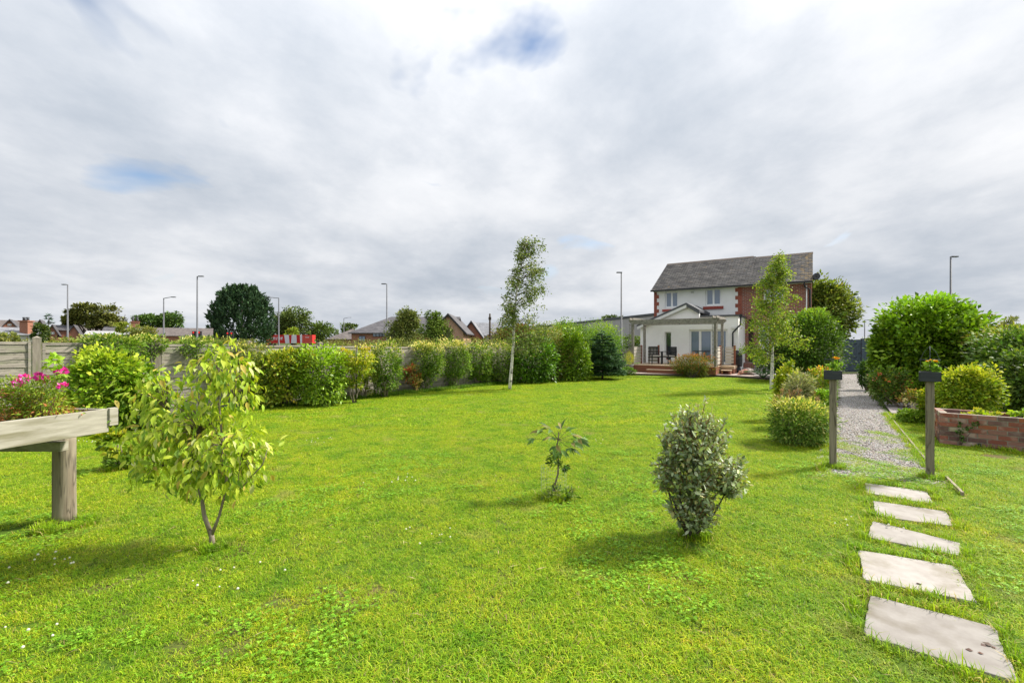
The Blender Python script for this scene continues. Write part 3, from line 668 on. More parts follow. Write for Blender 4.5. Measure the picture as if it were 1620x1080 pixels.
# toothed brick quoins at the white wall's edges
for a0, sgn in ((-.004, 1), (AB + .0, -1)):
    n = 14
    for k in range(n):
        z = (2.6 if a0 > 1 else 3.1) + k * .0; 
    k = 0; z = 3.05 if sgn > 0 else 2.75
    while z < EZ - .02:
        wd = (.17 if k % 2 else .30) if sgn > 0 else (.08 if k % 2 else .22)
        h = min(.225, EZ - .012 - z)
        if sgn > 0: MB().bx(-.012, wd, -.014, .0, z, z + h - .003).build('quoin', M_QUOIN, house)
        else: MB().bx(AB - wd, AB + .12, -.014, 0, z, z + h - .003).build('quoin', M_QUOIN, house)
        z += h; k += 1
# roof: stepped courses
slope_len = math.hypot(3.8, 2.13); ang = math.atan2(7.0 - 4.87, 3.8); NC = 24
def courses(a0, a1, ridge_drop):
    mb = MB()
    for side in (0, 1):
        for i in range(NC):
            t0, t1 = i / NC, (i + 1) / NC + .01; z0 = 4.87 + (2.13 - ridge_drop) * t0; z1 = 4.87 + (2.13 - ridge_drop) * t1; b0 = -.3 + 3.8 * t0; b1 = -.3 + 3.8 * t1
            if side: b0, b1 = 7 - b0, 7 - b1
            vs = [(a0, b0, z0), (a1, b0, z0), (a1, b0 - .0, z0 + .05), (a0, b0, z0 + .05), (a0, b1, z1), (a1, b1, z1), (a1, b1, z1 + .008), (a0, b1, z1 + .008)]
            mb.add(vs, [(0, 1, 2, 3), (3, 2, 6, 7), (0, 4, 5, 1), (1, 5, 6, 2), (0, 3, 7, 4), (4, 7, 6, 5)])
    return mb
AS = hp(1196, None, 3.5)[0]
courses(-.12, AS, -.03).build('roof', M_ROOF, house, kind='stuff')
courses(AS + .002, W + .06, .05).build('roof', M_ROOF, house, kind='stuff', label='right half of the tiled roof with orange lichen')
M_RIDGE = pmat('ridge_tile', (.17, .12, .09), (.12, .11, .10), 6, .9, .2)
rm = MB().add([(0, -.13, -.05), (.44, -.13, -.05), (.44, 0, .06), (0, 0, .06), (0, .13, -.05), (.44, .13, -.05)], [(0, 1, 2, 3), (3, 2, 5, 4), (0, 3, 4), (1, 5, 2), (0, 4, 5, 1)]).mesh('ridge_tile', M_RIDGE)
a = -.1
while a < W - .35:
    link('ridge_tile', rm, house, (a, 3.5, 7.05 if a < AS - .4 else 6.97)); a += .447
MB().beam((-.12, -.36, 4.86), (W + .05, -.36, 4.86), .11, .10).build('gutter', M_BLACK, house)
MB().bx(-.05, W, -.06, -.004, EZ - .19, EZ - .04).build('fascia', M_FASCIA, house)
MB().bx(-.05, W, -.30, -.065, EZ - .17, EZ - .14).build('soffit', M_FASCIA, house)
mb = MB(); mb.tube([(W - .32, -.36, 4.83), (W - .3, -.3, 4.6), (W - .07, -.08, 4.45), (W - .07, -.08, .3)], .04); mb.build('downpipe', M_BLACK, house)
MB().tube([(W - .22, -.05, 4.7), (W - .22, -.05, .3)], .03).build('downpipe', M_FASCIA, house, label='white soil pipe at the right corner')
mb = MB(); mb.lathe([(.0, 0), (.11, .02), (.19, .07), (.20, .075), (.11, .03), (.0, .01)], n=18)
o = mb.build('satellite_dish', pmat('dish_grey', (.06, .06, .065), rough=.5), None); o.location = hloc(W + .24, .1, 5.12); o.rotation_euler = (R(80), 0, HA - R(25)); tag(o, 'small dark satellite dish by the roof corner of the house', 'satellite dish')
MB().tube([(0, 0, 0), (0, -.02, .30)], .012).tube([(0, 0, 0), (-.25, .1, -.1)], .02).build('arm', M_BLACK, o)
MB().bx(2.22, 2.38, -.05, 0, 4.62, 4.72).build('vent', pmat('vent_grey', (.5, .5, .48)), house)
mb = MB(); mb.bx(5.55, 5.75, -.14, -.0, 1.9, 2.0)
# ------- the extension with a small gable
B = -2.8; A1 = hp(1168, None, B)[0]
ax, az = hp(1087, 480.5, B); lx, lz = hp(1009, 515.5, B); rx, rz_ = hp(1106, 491, B); fz = hp(1140, 500, B)[1]
lx0 = hp(1013, None, B)[0]; zl0 = lz + (az - lz) * (lx0 - lx) / (ax - lx)
nw = rect(1051.5, 1062, 525, 574, B); pd = rect(1090, 1151, 521, 575.5, B); pd = (pd[0], min(pd[1], A1 - .1), .52, pd[3]); nw = (nw[0], nw[1], .62, nw[3])
ext = house
zlow = min(zl0, fz) - .02
mb = wall_holes(MB(), lx0, A1, 0, zlow, B, B + .25, [nw, pd])
mb.prism_y([(lx0, zlow), (A1, zlow), (A1, fz - .02), (rx, fz - .02), (rx, rz_ - .06), (ax, az - .08), (lx0, zl0 - .08)], B, B + .25)
mb.bx(lx0, lx0 + .25, B + .25, -.001, 0, zlow); mb.bx(A1 - .25, A1, B + .25, -.001, 0, fz - .02)
mb.build('extension_wall', M_REND, house)
M_DTILE = pmat('dark_roof_edge', (.075, .08, .09), (.11, .115, .125), 8, .7, .1)
mb = MB(); mb.prism_y([(lx, lz - .04), (lx, lz + .04), (ax, az + .05), (rx + .05, rz_ + .03), (rx + .05, rz_ - .10), (ax, az - .05)], B - .22, -.003); mb.build('extension_roof', M_DTILE, house)
mb = MB(); mb.prism_y([(lx + .03, lz - .20), (lx + .03, lz - .045), (ax, az - .055), (ax, az - .22)], B - .20, B - .16); mb.build('bargeboard', M_FASCIA, house)
mb = MB(); mb.prism_y([(ax, az - .16), (ax, az - .055), (rx + .04, rz_ - .105), (rx + .04, rz_ - .2)], B - .20, B - .16); mb.build('bargeboard', M_DTILE, house)
MB().bx(rx + .052, A1 + .08, B - .10, -.003, fz - .015, fz + .06).build('flat_roof', M_DTILE, house)
window(house, nw[0], nw[1], nw[2], nw[3], B + .12, [], .05, glass=M_GLASSD)
pds = [pd[0] + (pd[1] - pd[0]) * f for f in (.29, .60)]
o = window(house, pd[0], pd[1], pd[2], pd[3], B + .08, pds, .10, name='patio_door', glass=M_GLASS)
M_CURT = pmat('pale_curtain', (.55, .57, .50), (.40, .43, .38), 3, .9, 0, stretch=(14, 14, .2))
MB().bx(pd[0] + .08, pds[0] - .25, B + .3, B + .33, pd[2], pd[3]).build('curtain', M_CURT, house)
MB().bx(pd[1] - .7, pd[1] - .1, B + .3, B + .33, pd[2], pd[3]).build('curtain', M_CURT, house)
MB().bx(A1 - .32, A1 - .14, B - .07, B - .001, 2.35, 2.47).build('outdoor_light', M_FASCIA, house)
mb = MB(); mb.bx(A1 + .02, A1 + .55, -.9, -.26, 0.1, .50); mb.build('brick_plinth', M_BRICK, house)
# doors to the right
MB().bx(d1[0], d1[1], .08, .14, d1[2], d1[3]).build('door', pmat('dark_brown_door', (.035, .018, .014), rough=.4), house, label='dark brown side door panel')
dd = MB().bx(d2[0], d2[1], .06, .12, d2[2], d2[3]).build('door', M_WPVC, house, label='white plastic back door')
MB().bx(d2[0] + .12, d2[1] - .12, .045, .058, 1.6, 2.4).build('pane', M_GLASS, dd); MB().bx(d2[0] + .04, d2[0] + .07, .01, .058, 1.45, 1.6).build('handle', M_BLACK, dd)
M_STEP = pmat('grey_step', (.30, .28, .25), (.38, .36, .33), 6, .9, .1)
steps = thing('doorstep', 'grey stone steps up to the back door of the house', 'steps', hloc(5.6, -.01, 0), HA)
for k in range(3): MB().bx(-.6 + .0 * k, 1.6, -1.25 + .40 * k, -.0 - .002 * k, .13 + .001 * k if k else 0.1, .24 + .14 * k).build('step', M_STEP, steps)
MB().bx(-.6, 1.6, -.002, .0, 0, .1)
# ------- patio
M_PATIO = brickmat('patio_paving', (.42, .33, .29), (.36, .29, .26), (.25, .22, .20), .45, .45, .012)
pe = [PATIO_E[1], PATIO_E[2], PATIO_E[3]]
pat = MB(); poly = [PATIO_E[0].xy[:], pe[0].xy[:], pe[1].xy[:], pe[2].xy[:], hloc(8.2, -3.6).xy[:], hloc(8.3, -.01).xy[:], hloc(A1 + .01, -.01).xy[:], hloc(A1 + .01, B - .002).xy[:], hloc(lx0, B - .002).xy[:], hloc(-3, 2).xy[:], hloc(-6, 0).xy[:]]
pat.prism(poly, -.05, .12); pat.build('patio', M_PATIO, kind='structure')
M_EDGEB = pmat('dark_patio_edge', (.07, .055, .045), (.12, .10, .08), 9, .9, .2)
for i in range(3):
    a_, b_ = PATIO_E[i], PATIO_E[i + 1]; q = MB().beam((a_.x, a_.y - .02, .055), (b_.x, b_.y - .02, .055), .035, .12)
    q.build('patio_kerb', M_EDGEB, kind='structure')
# ------- deck
M_DK = pmat('deck_boards', (.40, .29, .19), (.50, .39, .27), 5, .75, .2, stretch=(.6, 8, 1)); M_DKF = pmat('deck_fascia', (.20, .075, .045), (.27, .11, .065), 4, .7, .2, stretch=(.5, 1, 7))
deck = thing('deck', 'raised reddish timber deck with a low step in front of the patio doors', 'deck', hloc(.5, -5.75), HA)
DW = 4.05; DZ = .50
for k in range(20):
    b0 = k * .147; MB().bx(0, DW, b0, b0 + .141, DZ - .025, DZ).build('deck_board', M_DK, deck)
for k in range(2): MB().bx(0.002, DW - .002, .012, .03, .125 + k * .175, .295 + k * .175).build('fascia_board', M_DKF, deck)
for k in range(2): MB().bx(DW - .03, DW - .012, .032, 2.9, .125 + k * .175, .295 + k * .175).build('fascia_board', M_DKF, deck)
for k in range(2): MB().bx(.012, .03, .032, 2.9, .125 + k * .175, .295 + k * .175).build('fascia_board', M_DKF, deck)
MB().bx(DW + .002, DW + .62, 1.2, 2.9, DZ - .14, DZ - .002).build('side_platform', M_DK, deck); MB().bx(DW + .01, DW + .60, 1.22, 2.9, .125, DZ - .142).build('side_fascia', M_DKF, deck)
st = MB().bx(.85, 2.85, -.34, .010, .27, .30).build('step_tread', M_DK, deck); MB().bx(.87, 2.83, -.32, .008, .122, .268).build('step_riser', M_DKF, deck)
MB().bx(DW + .10, DW + .55, .65, 1.15, .29, .32).build('step_tread', M_DK, deck, label='small right-hand step tread'); MB().bx(DW + .12, DW + .2, .67, 1.13, .122, .288).build('step_riser', M_DKF, deck); MB().bx(DW + .45, DW + .53, .67, 1.13, .122, .288).build('step_riser', M_DKF, deck)
# ------- pergola
M_PG = pmat('grey_pergola_wood', (.235, .215, .185), (.33, .305, .27), 4, .9, .25, stretch=(2, 2, 3), detail=8, crack=3)
per = thing('pergola', 'grey weathered timber pergola with ladder trellises over the deck', 'pergola', hloc(.5, -5.6), HA)
PW = 4.0; PD = 2.0; PH = 2.80
for a_, b_ in ((0, 0), (PW, 0), (0, PD), (PW, PD)): MB().bx(a_ - .06, a_ + .06, b_ - .06, b_ + .06, DZ if b_ or a_ >= 0 else .1, PH - .001).build('post', M_PG, per)
for b_, e0, e1 in ((-.085, -.12, .12), (.085, -.12, .12), (PD - .085, -.12, .12), (PD + .085, -.12, .12)):
    MB().prism_y([(-.06 + e0, PH + .02), (-.06 + e0, PH - .06), (.10 + e0, PH - .20), (PW - .1 + e1, PH - .20), (PW + .06 + e1, PH - .06), (PW + .06 + e1, PH + .02)], b_ - .022, b_ + .022).build('beam', M_PG, per)
for a_ in (-.085, .085, PW - .085, PW + .085): MB().bx(a_ - .02, a_ + .02, -.25, PD + .25, PH + .022, PH + .12).build('rafter', M_PG, per)
for a_ in (0.0, PW):
    for s_ in (-.11, .11):
        MB().bx(a_ + s_ - .012, a_ + s_ + .012, -.145, -.12, DZ, PH - .17).build('trellis_upright', M_PG, per)
    for k in range(10): MB().bx(a_ - .12, a_ + .12, -.16, -.146, .75 + k * .2, .775 + k * .2).build('trellis_rung', M_PG, per)
# ------- slatted balustrade panels (each a small panel between posts)
M_BP = pmat('terracotta_post', (.22, .075, .045), (.29, .11, .065), 6, .75, .15, stretch=(5, 5, 1)); M_BS = pmat('pale_slat', (.46, .42, .35), (.56, .52, .45), 5, .85, .2, stretch=(1, 1, 6))
def balu(a0, b0, a1, b1, label, posts=(0, 1), col=None):
    p0, p1 = hloc(a0, b0), hloc(a1, b1); d = p1 - p0; t = thing('deck_rail', label, 'deck rail', (p0.x, p0.y, DZ), math.atan2(d.y, d.x), 'slatted rail panels round the deck'); L_ = d.length
    for e in posts: MB().bx(e * L_ - .045, e * L_ + .045, -.045, .045, 0, 1.0).build('post', M_BP, t)
    for k in range(5): MB().bx(.05, L_ - .05, -.012, .012, .08 + k * .165, .215 + k * .165).build('slat', M_BS if col is None else col, t)
    MB().bx(.05, L_ - .05, -.02, .02, .90, .93).build('top_rail', M_BS if col is None else col, t)
M_BSG = pmat('grey_slat', (.28, .26, .20), (.36, .34, .27), 5, .85, .2, stretch=(1, 1, 6))
balu(.5, -5.5, .5, -4.15, 'pale slatted rail with a terracotta post at the left end of the deck', (1,))
balu(.62, -3.5, 1.25, -3.5, 'grey green slatted rail behind the chair, ending in a dark post', (1,), M_BSG)
balu(4.5, -5.3, 4.5, -4.2, 'pale slatted rail at the right front of the deck, by the ladder trellis', (1,))
balu(4.58, -3.6, 5.08, -3.6, 'short pale slatted rail between the right rear pergola post and the water butt', (1,))
# ------- garden chairs
M_CH = pmat('charcoal_chair', (.025, .027, .032), rough=.5); M_CU = pmat('cream_cushion', (.62, .58, .50), (.55, .5, .43), 6, .9, .1)
def chair(a, b, rot, label):
    t = thing('garden_chair', label, 'chair', hloc(a, b, DZ), HA + rot, 'charcoal garden chairs on the deck')
    for x in (-.25, .25):
        for y in (-.24, .24): MB().bx(x - .022, x + .022, y - .022, y + .022, 0, .64 if y < 0 else .60).build('leg', M_CH, t)
        MB().bx(x - .03, x + .03, -.28, .28, .62 if 0 else .605 + .036, .675).build('armrest', M_CH, t)
    MB().bx(-.26, .26, -.25, .25, .36, .40).build('seat', M_CH, t); MB().bx(-.22, .22, -.23, .20, .402, .46).build('cushion', M_CU, t, bevel=.02)
    bk = MB().bx(-.26, -.21, .245, .285, .38, .92).bx(.21, .26, .245, .285, .38, .92).bx(-.21, .21, .245, .285, .87, .92).build('backrest', M_CH, t)
    for k in range(5): MB().bx(-.185 + k * .08, -.135 + k * .08, .255, .275, .40, .868).build('slat', M_CH, bk)
chair(1.35, -4.5, R(35), 'charcoal garden armchair with cream cushion, beside the rail panel')
chair(2.0, -4.2, R(-40), 'second charcoal garden chair with cream seat, nearer the narrow window')
t = thing('garden_table', 'low dark round table half hidden by the red-tipped shrub', 'table', hloc(3.6, -4.1, DZ), HA)
MB().lathe([(.4, .68), (.42, .70), (.42, .72), (.0, .725)], n=20).build('tabletop', M_CH, t)
for x in (-.22, .22):
    for y in (-.22, .22): MB().tube([(x, y, 0), (x * .8, y * .8, .68)], .018).build('leg', M_CH, t)
# ------- water butt and its pipe
wa_, wb_ = hp(1164, None, -3.2)[0], -3.2
p = hloc(wa_ + .05, wb_, .12)
wbt = thing('water_butt', 'black ribbed water butt on a stand under a rainwater pipe', 'water butt', p, HA)
MB().lathe([(.20, 0), (.22, .02), (.17, .28), (.0, .29)], n=14).build('stand', M_BLACK, wbt)
MB().lathe([(.0, .30), (.22, .30), (.245, .34), (.26, .5), (.262, .52), (.25, .54), (.262, .56), (.262, .74), (.25, .76), (.262, .78), (.25, .98), (.19, 1.06), (0, 1.07)], n=20).build('barrel', M_BLACK, wbt)
MB().lathe([(.19, 1.06), (.2, 1.10), (.10, 1.13), (0, 1.14)], n=14).build('lid', M_BLACK, wbt)
MB().tube([(0, -.26, .42), (0, -.33, .42), (0, -.33, .37)], .015).build('tap', M_BLACK, wbt)
zz_ = lambda py, D=24.0: 1.7 - (py - 540) / 720 * D
MB().tube([(A1 - .25, B - .09, zz_(527)), (A1 - .25 + .0, B - .09, 1.24)], .04).tube([(A1 + .12, B - .02, zz_(500)), (A1 + .10, B - .05, zz_(514)), (A1 - .24, B - .09, zz_(526)), (A1 - .25, B - .09, zz_(528))], .04).box((A1 + .12, B - .02, zz_(500)), (.16, .12, .16)).build('downpipe', M_BLACK, house, label='black rainwater pipe cranked down to the water butt')
# ------- small things on the patio
t = thing('covered_barbecue', 'dark covered barbecue trolley left of the deck', 'barbecue', GP(975, 588.5, .12), HA)
mb = MB(); mb.prism_y([(-.45, .42), (-.38, .72), (-.1, .9), (.32, .86), (.45, .5), (.45, .40)], -.25, .25); mb.build('cover', M_BLACK, t, bevel=.03)
for x in (-.38, .38): MB().bx(x - .03, x + .03, -.2, .2, .0, .40).build('leg', M_BLACK, t)
MB().bx(-.35, .35, -.2, .2, .15, .18).build('shelf', M_DKF, t)
t = thing('picket_fence', 'low grey picket panel behind the dark barbecue', 'fence', PT(969, 560, 27.5) * 1, 0); t.location.z = .1
MB().bx(-.05, 1.35, .012, .035, .9, .98).build('rail', M_PG, t)
for k in range(9): MB().bx(k * .15, k * .15 + .10, -.012, .01, .45, 1.18).build('picket', M_PG, t)
M_POT = pmat('grey_pot', (.22, .22, .22), (.3, .3, .29), 8, .8, .1)
t = thing('potted_shrub', 'small yellow conifer in a grey pot at the deck corner', 'plant', GP(996, 588.5, .12), 0)
MB().lathe([(.15, 0), (.20, .35), (.215, .36), (.215, .40), (.18, .40), (.17, .33), (0, .33)], n=16).build('pot', M_POT, t)
foliage('foliage', [dict(c=(0, 0, .68), r=(.22, .22, .34), n=900, leaf=.05, pal=[(.45, .42, .04), (.35, .38, .04), (.25, .3, .04)], t=T_NEED, p=1.6)], t)
t = thing('low_shrub', 'small dark green low plant at the patio edge below the yellow conifer', 'plant', GP(994, 594, .0), 0)
foliage('foliage', [dict(c=(0, 0, .2), r=(.32, .22, .2), n=700, leaf=.06, pal=[(.05, .12, .03), (.09, .19, .04), (.15, .26, .08)])], t)
# corner rockery
M_RED = pmat('terracotta_board', (.33, .15, .09), (.40, .2, .13), 5, .85, .2)
t = thing('corner_planter', 'low board-edged bed corner holding red stones and shells', 'planter', GP(1166, 596.5, 0), 0)
A_ = GP(1166, 597) ; Bp = GP(1188, 589.5); Cp = GP(1192, 598)
MB().beam((0, -.1, .13), (Bp.x - A_.x, Bp.y - A_.y - .1, .16), .04, .14).build('board', M_RED, t)
MB().beam((.06, -.13, .1), (1.0, -.25, .1), .05, .18).build('board', M_EDGEB, t)
g_ = thing('rock', 'x', 'rock'); bpy.data.objects.remove(g_)
def rock(loc, s, mat, label, group):
    mb = MB(); n = 7; prof = []
    vs = []; fs = []
    for i in range(5):
        th = math.pi * i / 4
        for j in range(8):
            ph = 2 * math.pi * j / 8; k = rnd.uniform(.82, 1.12); vs.append((s * k * math.sin(th) * math.cos(ph) * 1.15, s * k * math.sin(th) * math.sin(ph), s * .75 * math.cos(th) * (k if 0 < i < 4 else 1)))
    for i in range(4):
        for j in range(8): fs.append((i * 8 + j, (i + 1) * 8 + j, (i + 1) * 8 + (j + 1) % 8, i * 8 + (j + 1) % 8))
    mb.add(vs, fs); o = mb.build('stone', mat, None, loc=loc); return tag(o, label, 'stone', group)
M_PS = pmat('pale_stone', (.60, .55, .48), (.42, .33, .28), 9, .9, .2); M_RS = pmat('red_stone', (.40, .16, .11), (.50, .3, .24), 9, .9, .2)
SLAB_L = ['largest pale stone, topmost of the heap in the corner bed', 'reddish stone just left of the largest pale one in the corner bed', 'reddish stone in the middle of the corner bed heap', 'pale stone at the right end of the corner bed heap', 'reddish stone lowest in the centre of the corner bed', 'small pale stone at the lower right of the corner bed', 'smallest reddish stone at the left tip of the corner bed']
for i, (px, py, s_, m_) in enumerate(((1184, 587, .16, M_PS), (1179, 589, .13, M_RS), (1175, 591, .12, M_RS), (1188, 589, .13, M_PS), (1181, 592, .12, M_RS), (1186, 592.5, .11, M_PS), (1172, 594, .11, M_RS))):
    D = 22.6 - (py - 587) * .18; p = PT(px, py, D); p.z = .22 + s_ * .3
    rock(p, s_, m_, SLAB_L[i], 'stones in the corner bed')
M_GRB = pmat('grey_chippings', (.30, .27, .25), (.42, .40, .38), 25, 1, .6)
mb = MB(); mb.prism([GP(1192, 598).xy[:], GP(1216, 602).xy[:], GP(1262, 600).xy[:], GP(1255, 592).xy[:], GP(1196, 589).xy[:]], .121, .15); mb.build('chippings_bed', M_GRB, kind='structure')
t = thing('fern', 'dark green arching fern on chippings left of the white birch trunk', 'fern', GP(1207, 600, .1), 0)
Vs = []
for k in range(26):
    an = rnd.uniform(0, 6.28); L_ = rnd.uniform(.5, .85); pts = [(0, 0, .05), (math.cos(an) * L_ * .45, math.sin(an) * L_ * .45, .42), (math.cos(an) * L_, math.sin(an) * L_, .32)]
    Vs.append(pts)
P = []; T = []; Nn = []
for pts in Vs:
    for i in range(40):
        u = i / 39; a_, b_, c_ = [np.array(q) for q in pts]; p_ = (1 - u) ** 2 * a_ + 2 * u * (1 - u) * b_ + u * u * c_; tg = norm((b_ - a_) * (1 - u) + (c_ - b_) * u); sd_ = norm(np.cross(tg, [0, 0, 1.0])) * (1 if i % 2 else -1)
        P.append(p_); T.append(sd_ + tg * .6); Nn.append(np.array([0, 0, 1.0]) + .1 * rng.standard_normal(3))
P = np.array(P); C = pick([(.05, .13, .03), (.08, .19, .04)], [1, 1], len(P))
V, F, CC = leaf_arrays(P, np.array(T), np.array(Nn), .11 + 0 * P[:, 0], T_LONG, C); link('frond', raw_mesh('frond', V, F, M_LEAF, CC), t, kind='stuff')

# ------- gate at the end of the path
M_GATE = pmat('slate_blue_gate', (.055, .075, .10), (.075, .10, .13), 4, .6, .15, stretch=(5, 1, .6))
g0, g1 = GP(1333, 590), GP(1362, 590); gw = (g1 - g0).length
gate = thing('garden_gate', 'slate blue boarded garden gate with Z brace at the end of the path', 'gate', g0, 0)
nb = 8
for k in range(nb): MB().bx(k * gw / nb + .004, (k + 1) * gw / nb - .004, 0, .022, .06, 1.80).build('board', M_GATE, gate)
for z in (.20, .92, 1.66): MB().bx(.0, gw, -.035, -.002, z - .06, z + .06).build('ledge', M_GATE, gate)
for z0_, z1_ in ((.27, .85), (.99, 1.59)): MB().beam((.12, -.018, z0_), (gw - .12, -.018, z1_), .03, .09).build('brace', M_GATE, gate)
MB().bx(gw + .02, gw + .14, -.05, .06, 0, 1.86).build('gate_post', M_GATE, gate)
MB().bx(gw - .14, gw - .06, -.05, -.036, 1.05, 1.10).build('latch', M_BLACK, gate)
gf = thing('boarded_fence', 'slate blue boarded fence beside the gate, partly behind the laurel', 'fence', g0 + Vector((gw + .16, .02, 0)), 0)
for k in range(9): MB().bx(k * .15, k * .15 + .14, 0, .02, .04, 1.74 ).build('board', M_GATE, gf)
MB().bx(0, 1.35, .022, .05, 1.5, 1.58).build('rail', M_GATE, gf)
sh = thing('shed_roof_building', 'low pale flat-roofed outbuilding just beyond the blue gate', 'outbuilding', g0 + Vector((-.9, 4.5, 0)), 0)
MB().bx(0, 3.4, 0, 3, 0, 1.9).build('wall', pmat('tan_wall', (.40, .35, .27), rough=.9), sh); MB().bx(-.1, 3.5, -.15, 3.1, 1.902, 1.98).build('roof', pmat('pale_roof', (.55, .53, .48), rough=.8), sh)
MB().bx(-.1, .95, -.2, -.152, 1.86, 1.99).build('fascia', pmat('yellow_fascia', (.65, .42, .03), rough=.6), sh)
# ================================================================== planting
M_BARK = pmat('brown_bark', (.10, .075, .05), (.19, .15, .11), 14, .95, .5, stretch=(1, 1, .35))
M_PALEB = pmat('pale_bark', (.34, .29, .23), (.24, .19, .14), 14, .9, .4, stretch=(1, 1, .35))
M_DBARK = pmat('dark_bark', (.05, .04, .03), (.10, .08, .06), 14, .95, .4)
def birchmat():
    m, nt, b = newmat('birch_bark'); N, L = nt.nodes, nt.links; b.inputs['Roughness'].default_value = .8
    tc = N.new('ShaderNodeTexCoord'); mp = N.new('ShaderNodeMapping'); mp.inputs['Scale'].default_value = (6, 6, 22); L.new(tc.outputs['Object'], mp.inputs[0])
    t = N.new('ShaderNodeTexNoise'); t.inputs['Scale'].default_value = 1; t.inputs['Detail'].default_value = 4; L.new(mp.outputs[0], t.inputs[0])
    r = N.new('ShaderNodeValToRGB'); r.color_ramp.elements[0].position = .36; r.color_ramp.elements[0].color = (.07, .06, .05, 1); r.color_ramp.elements[1].position = .46; r.color_ramp.elements[1].color = (.68, .64, .59, 1)
    L.new(t.outputs['Fac'], r.inputs[0]); L.new(r.outputs[0], b.inputs['Base Color']); return m
M_BIRCH = birchmat()

LAUREL = [(.105, .20, .015), (.155, .27, .02), (.215, .34, .03), (.06, .12, .012)]
GREEN = [(.09, .18, .025), (.13, .24, .035), (.06, .12, .02), (.18, .28, .05)]
DARKG = [(.035, .085, .02), (.05, .12, .025), (.08, .16, .04), (.03, .06, .02)]
YELG = [(.26, .33, .03), (.18, .27, .025), (.36, .38, .04), (.11, .19, .02)]
FARG = [(.075, .12, .035), (.11, .165, .05), (.055, .09, .03)]

def box_blob(x0, x1, y0, y1, D, depth=1.0, **k):
    """a foliage mass from its extent in the photograph at distance D"""
    kk = ((x0 + x1) / 2 - 810) / 720; cx = kk * D; rx = (x1 - x0) / 2 / 720 * D
    rx = rx / math.sqrt(1 + (kk * depth) ** 2) if depth > 0 else math.sqrt(max(rx * rx - (kk * depth) ** 2, (rx * .55) ** 2))
    zt = 1.7 - (y0 - 540) / 720 * D; zb = 1.7 - (y1 - 540) / 720 * D
    d = dict(c=(cx, D, (zt + zb) / 2), r=(rx, rx * depth if depth > 0 else -depth, (zt - zb) / 2)); d.update(k); return d
def bush(name, label, cat, blobs, group=None, mat=None, bark=None, nst=9, r0=.02, baseD=None, core=True, base=None):
    c = np.mean([b['c'] for b in blobs], 0); b0 = Vector(base) if base else Vector((c[0], c[1], 0))
    t = thing(name, label, cat, b0, 0, group)
    bl = []
    tg = []
    for b in blobs:
        b = dict(b); b['c'] = tuple(np.array(b['c']) - np.array(b0)); bl.append(b)
        for i in range(max(3, nst // len(blobs))):
            q = norm(rng.standard_normal(3)); q[2] = abs(q[2]) * .9 - .1; tg.append(np.array(b['c']) + q * np.array(b['r']) * .8)
    foliage('foliage', bl, t, mat)
    if nst: stems('stem', bark or M_BARK, t, (0, 0, -.03), tg, r0, .25, 5, spreadbase=.12 * min(1, blobs[0]['r'][0]))
    return t

# --- shrubs along the left fence, left to right
bush('dogwood_bush', 'broad yellow-green leafy shrub against the fence, just right of the timber post', 'shrub',
     [box_blob(108, 232, 556, 668, 8.6, .75, n=3000, leaf=.085, pal=[(.13, .25, .02), (.20, .33, .03), (.09, .17, .02), (.30, .40, .05)], w=[4, 4, 2, 2], t=T_WIDE, tip=(.36, .45, .05), tipat=.8, tipp=.5),
      box_blob(175, 262, 590, 668, 8.9, .8, n=1400, leaf=.08, pal=[(.09, .19, .02), (.15, .27, .03), (.06, .12, .02)], t=T_WIDE)], nst=14)
for i, (x0, x1, y0, y1, D, lab_, pal, tip) in enumerate((
    (132, 218, 531, 605, 9.7, 'green climber with pale flower buds spilling over the fence behind the dogwood', GREEN, (.5, .5, .25)),
    (205, 262, 533, 640, 10.4, 'climbing shrub with cream tips over the bare fence patch, right of the dogwood', GREEN, (.55, .55, .25)),
    (268, 345, 536, 640, 11.0, 'climbing shrub with cream tips behind the yellow maple-leaved tree', GREEN, (.55, .55, .28)),
    (345, 420, 546, 645, 11.6, 'dusky olive climbing shrub between the yellow tree and the laurels', [(.12, .18, .04), (.18, .24, .05), (.10, .14, .04)], (.5, .48, .22)))):
    bush('fence_climber', lab_, 'climbing shrub', [box_blob(x0, x1, y0, y0 + 32, D, -.30, n=1500, leaf=.06, pal=pal, tip=tip, tipat=.8, tipp=.28, p=3.5), box_blob(x0 + 8, x1 - 6, y0 + 22, y1, D, -.22, n=900, dens=.7, leaf=.06, pal=pal, shell=.3)], 'climbing shrubs on the fence', nst=8)
bush('laurel_bush', 'yellow-green mottled laurel with bare twigs showing, left half of the rounded pair', 'shrub',
     [box_blob(392, 480, 555, 636, 11.9, .75, n=2600, leaf=.09, pal=[(.26, .33, .03), (.16, .26, .02), (.38, .38, .05), (.09, .15, .02)], w=[4, 3, 2, 2], t=T_OVAL, shell=.22),
      box_blob(430, 500, 554, 580, 12, .6, n=700, leaf=.09, pal=YELG)], 'laurels by the fence', M_GLOSS, nst=16)
bush('laurel_bush', 'bright fresh green rounded laurel, right half of the rounded pair', 'shrub',
     [box_blob(462, 543, 554, 638, 12.1, .8, n=3200, leaf=.09, pal=LAUREL, w=[3, 4, 4, 1], t=T_OVAL, tip=(.25, .42, .03))], 'laurels by the fence', M_GLOSS, nst=8)
t = bush('sapling', 'small golden-leaved sapling with slim pale trunk and a black stake before the fence', 'tree',
     [box_blob(533, 590, 551, 575, 12.6, .6, n=700, leaf=.075, pal=YELG, w=[4, 3, 4, 1], tip=(.45, .33, .06)), box_blob(545, 592, 573, 590, 12.6, .6, n=420, leaf=.075, pal=YELG, w=[4, 3, 3, 1]), box_blob(536, 578, 592, 612, 12.6, .6, n=420, leaf=.075, pal=YELG)], nst=0, base=(*GP(560, 638).xy, 0))
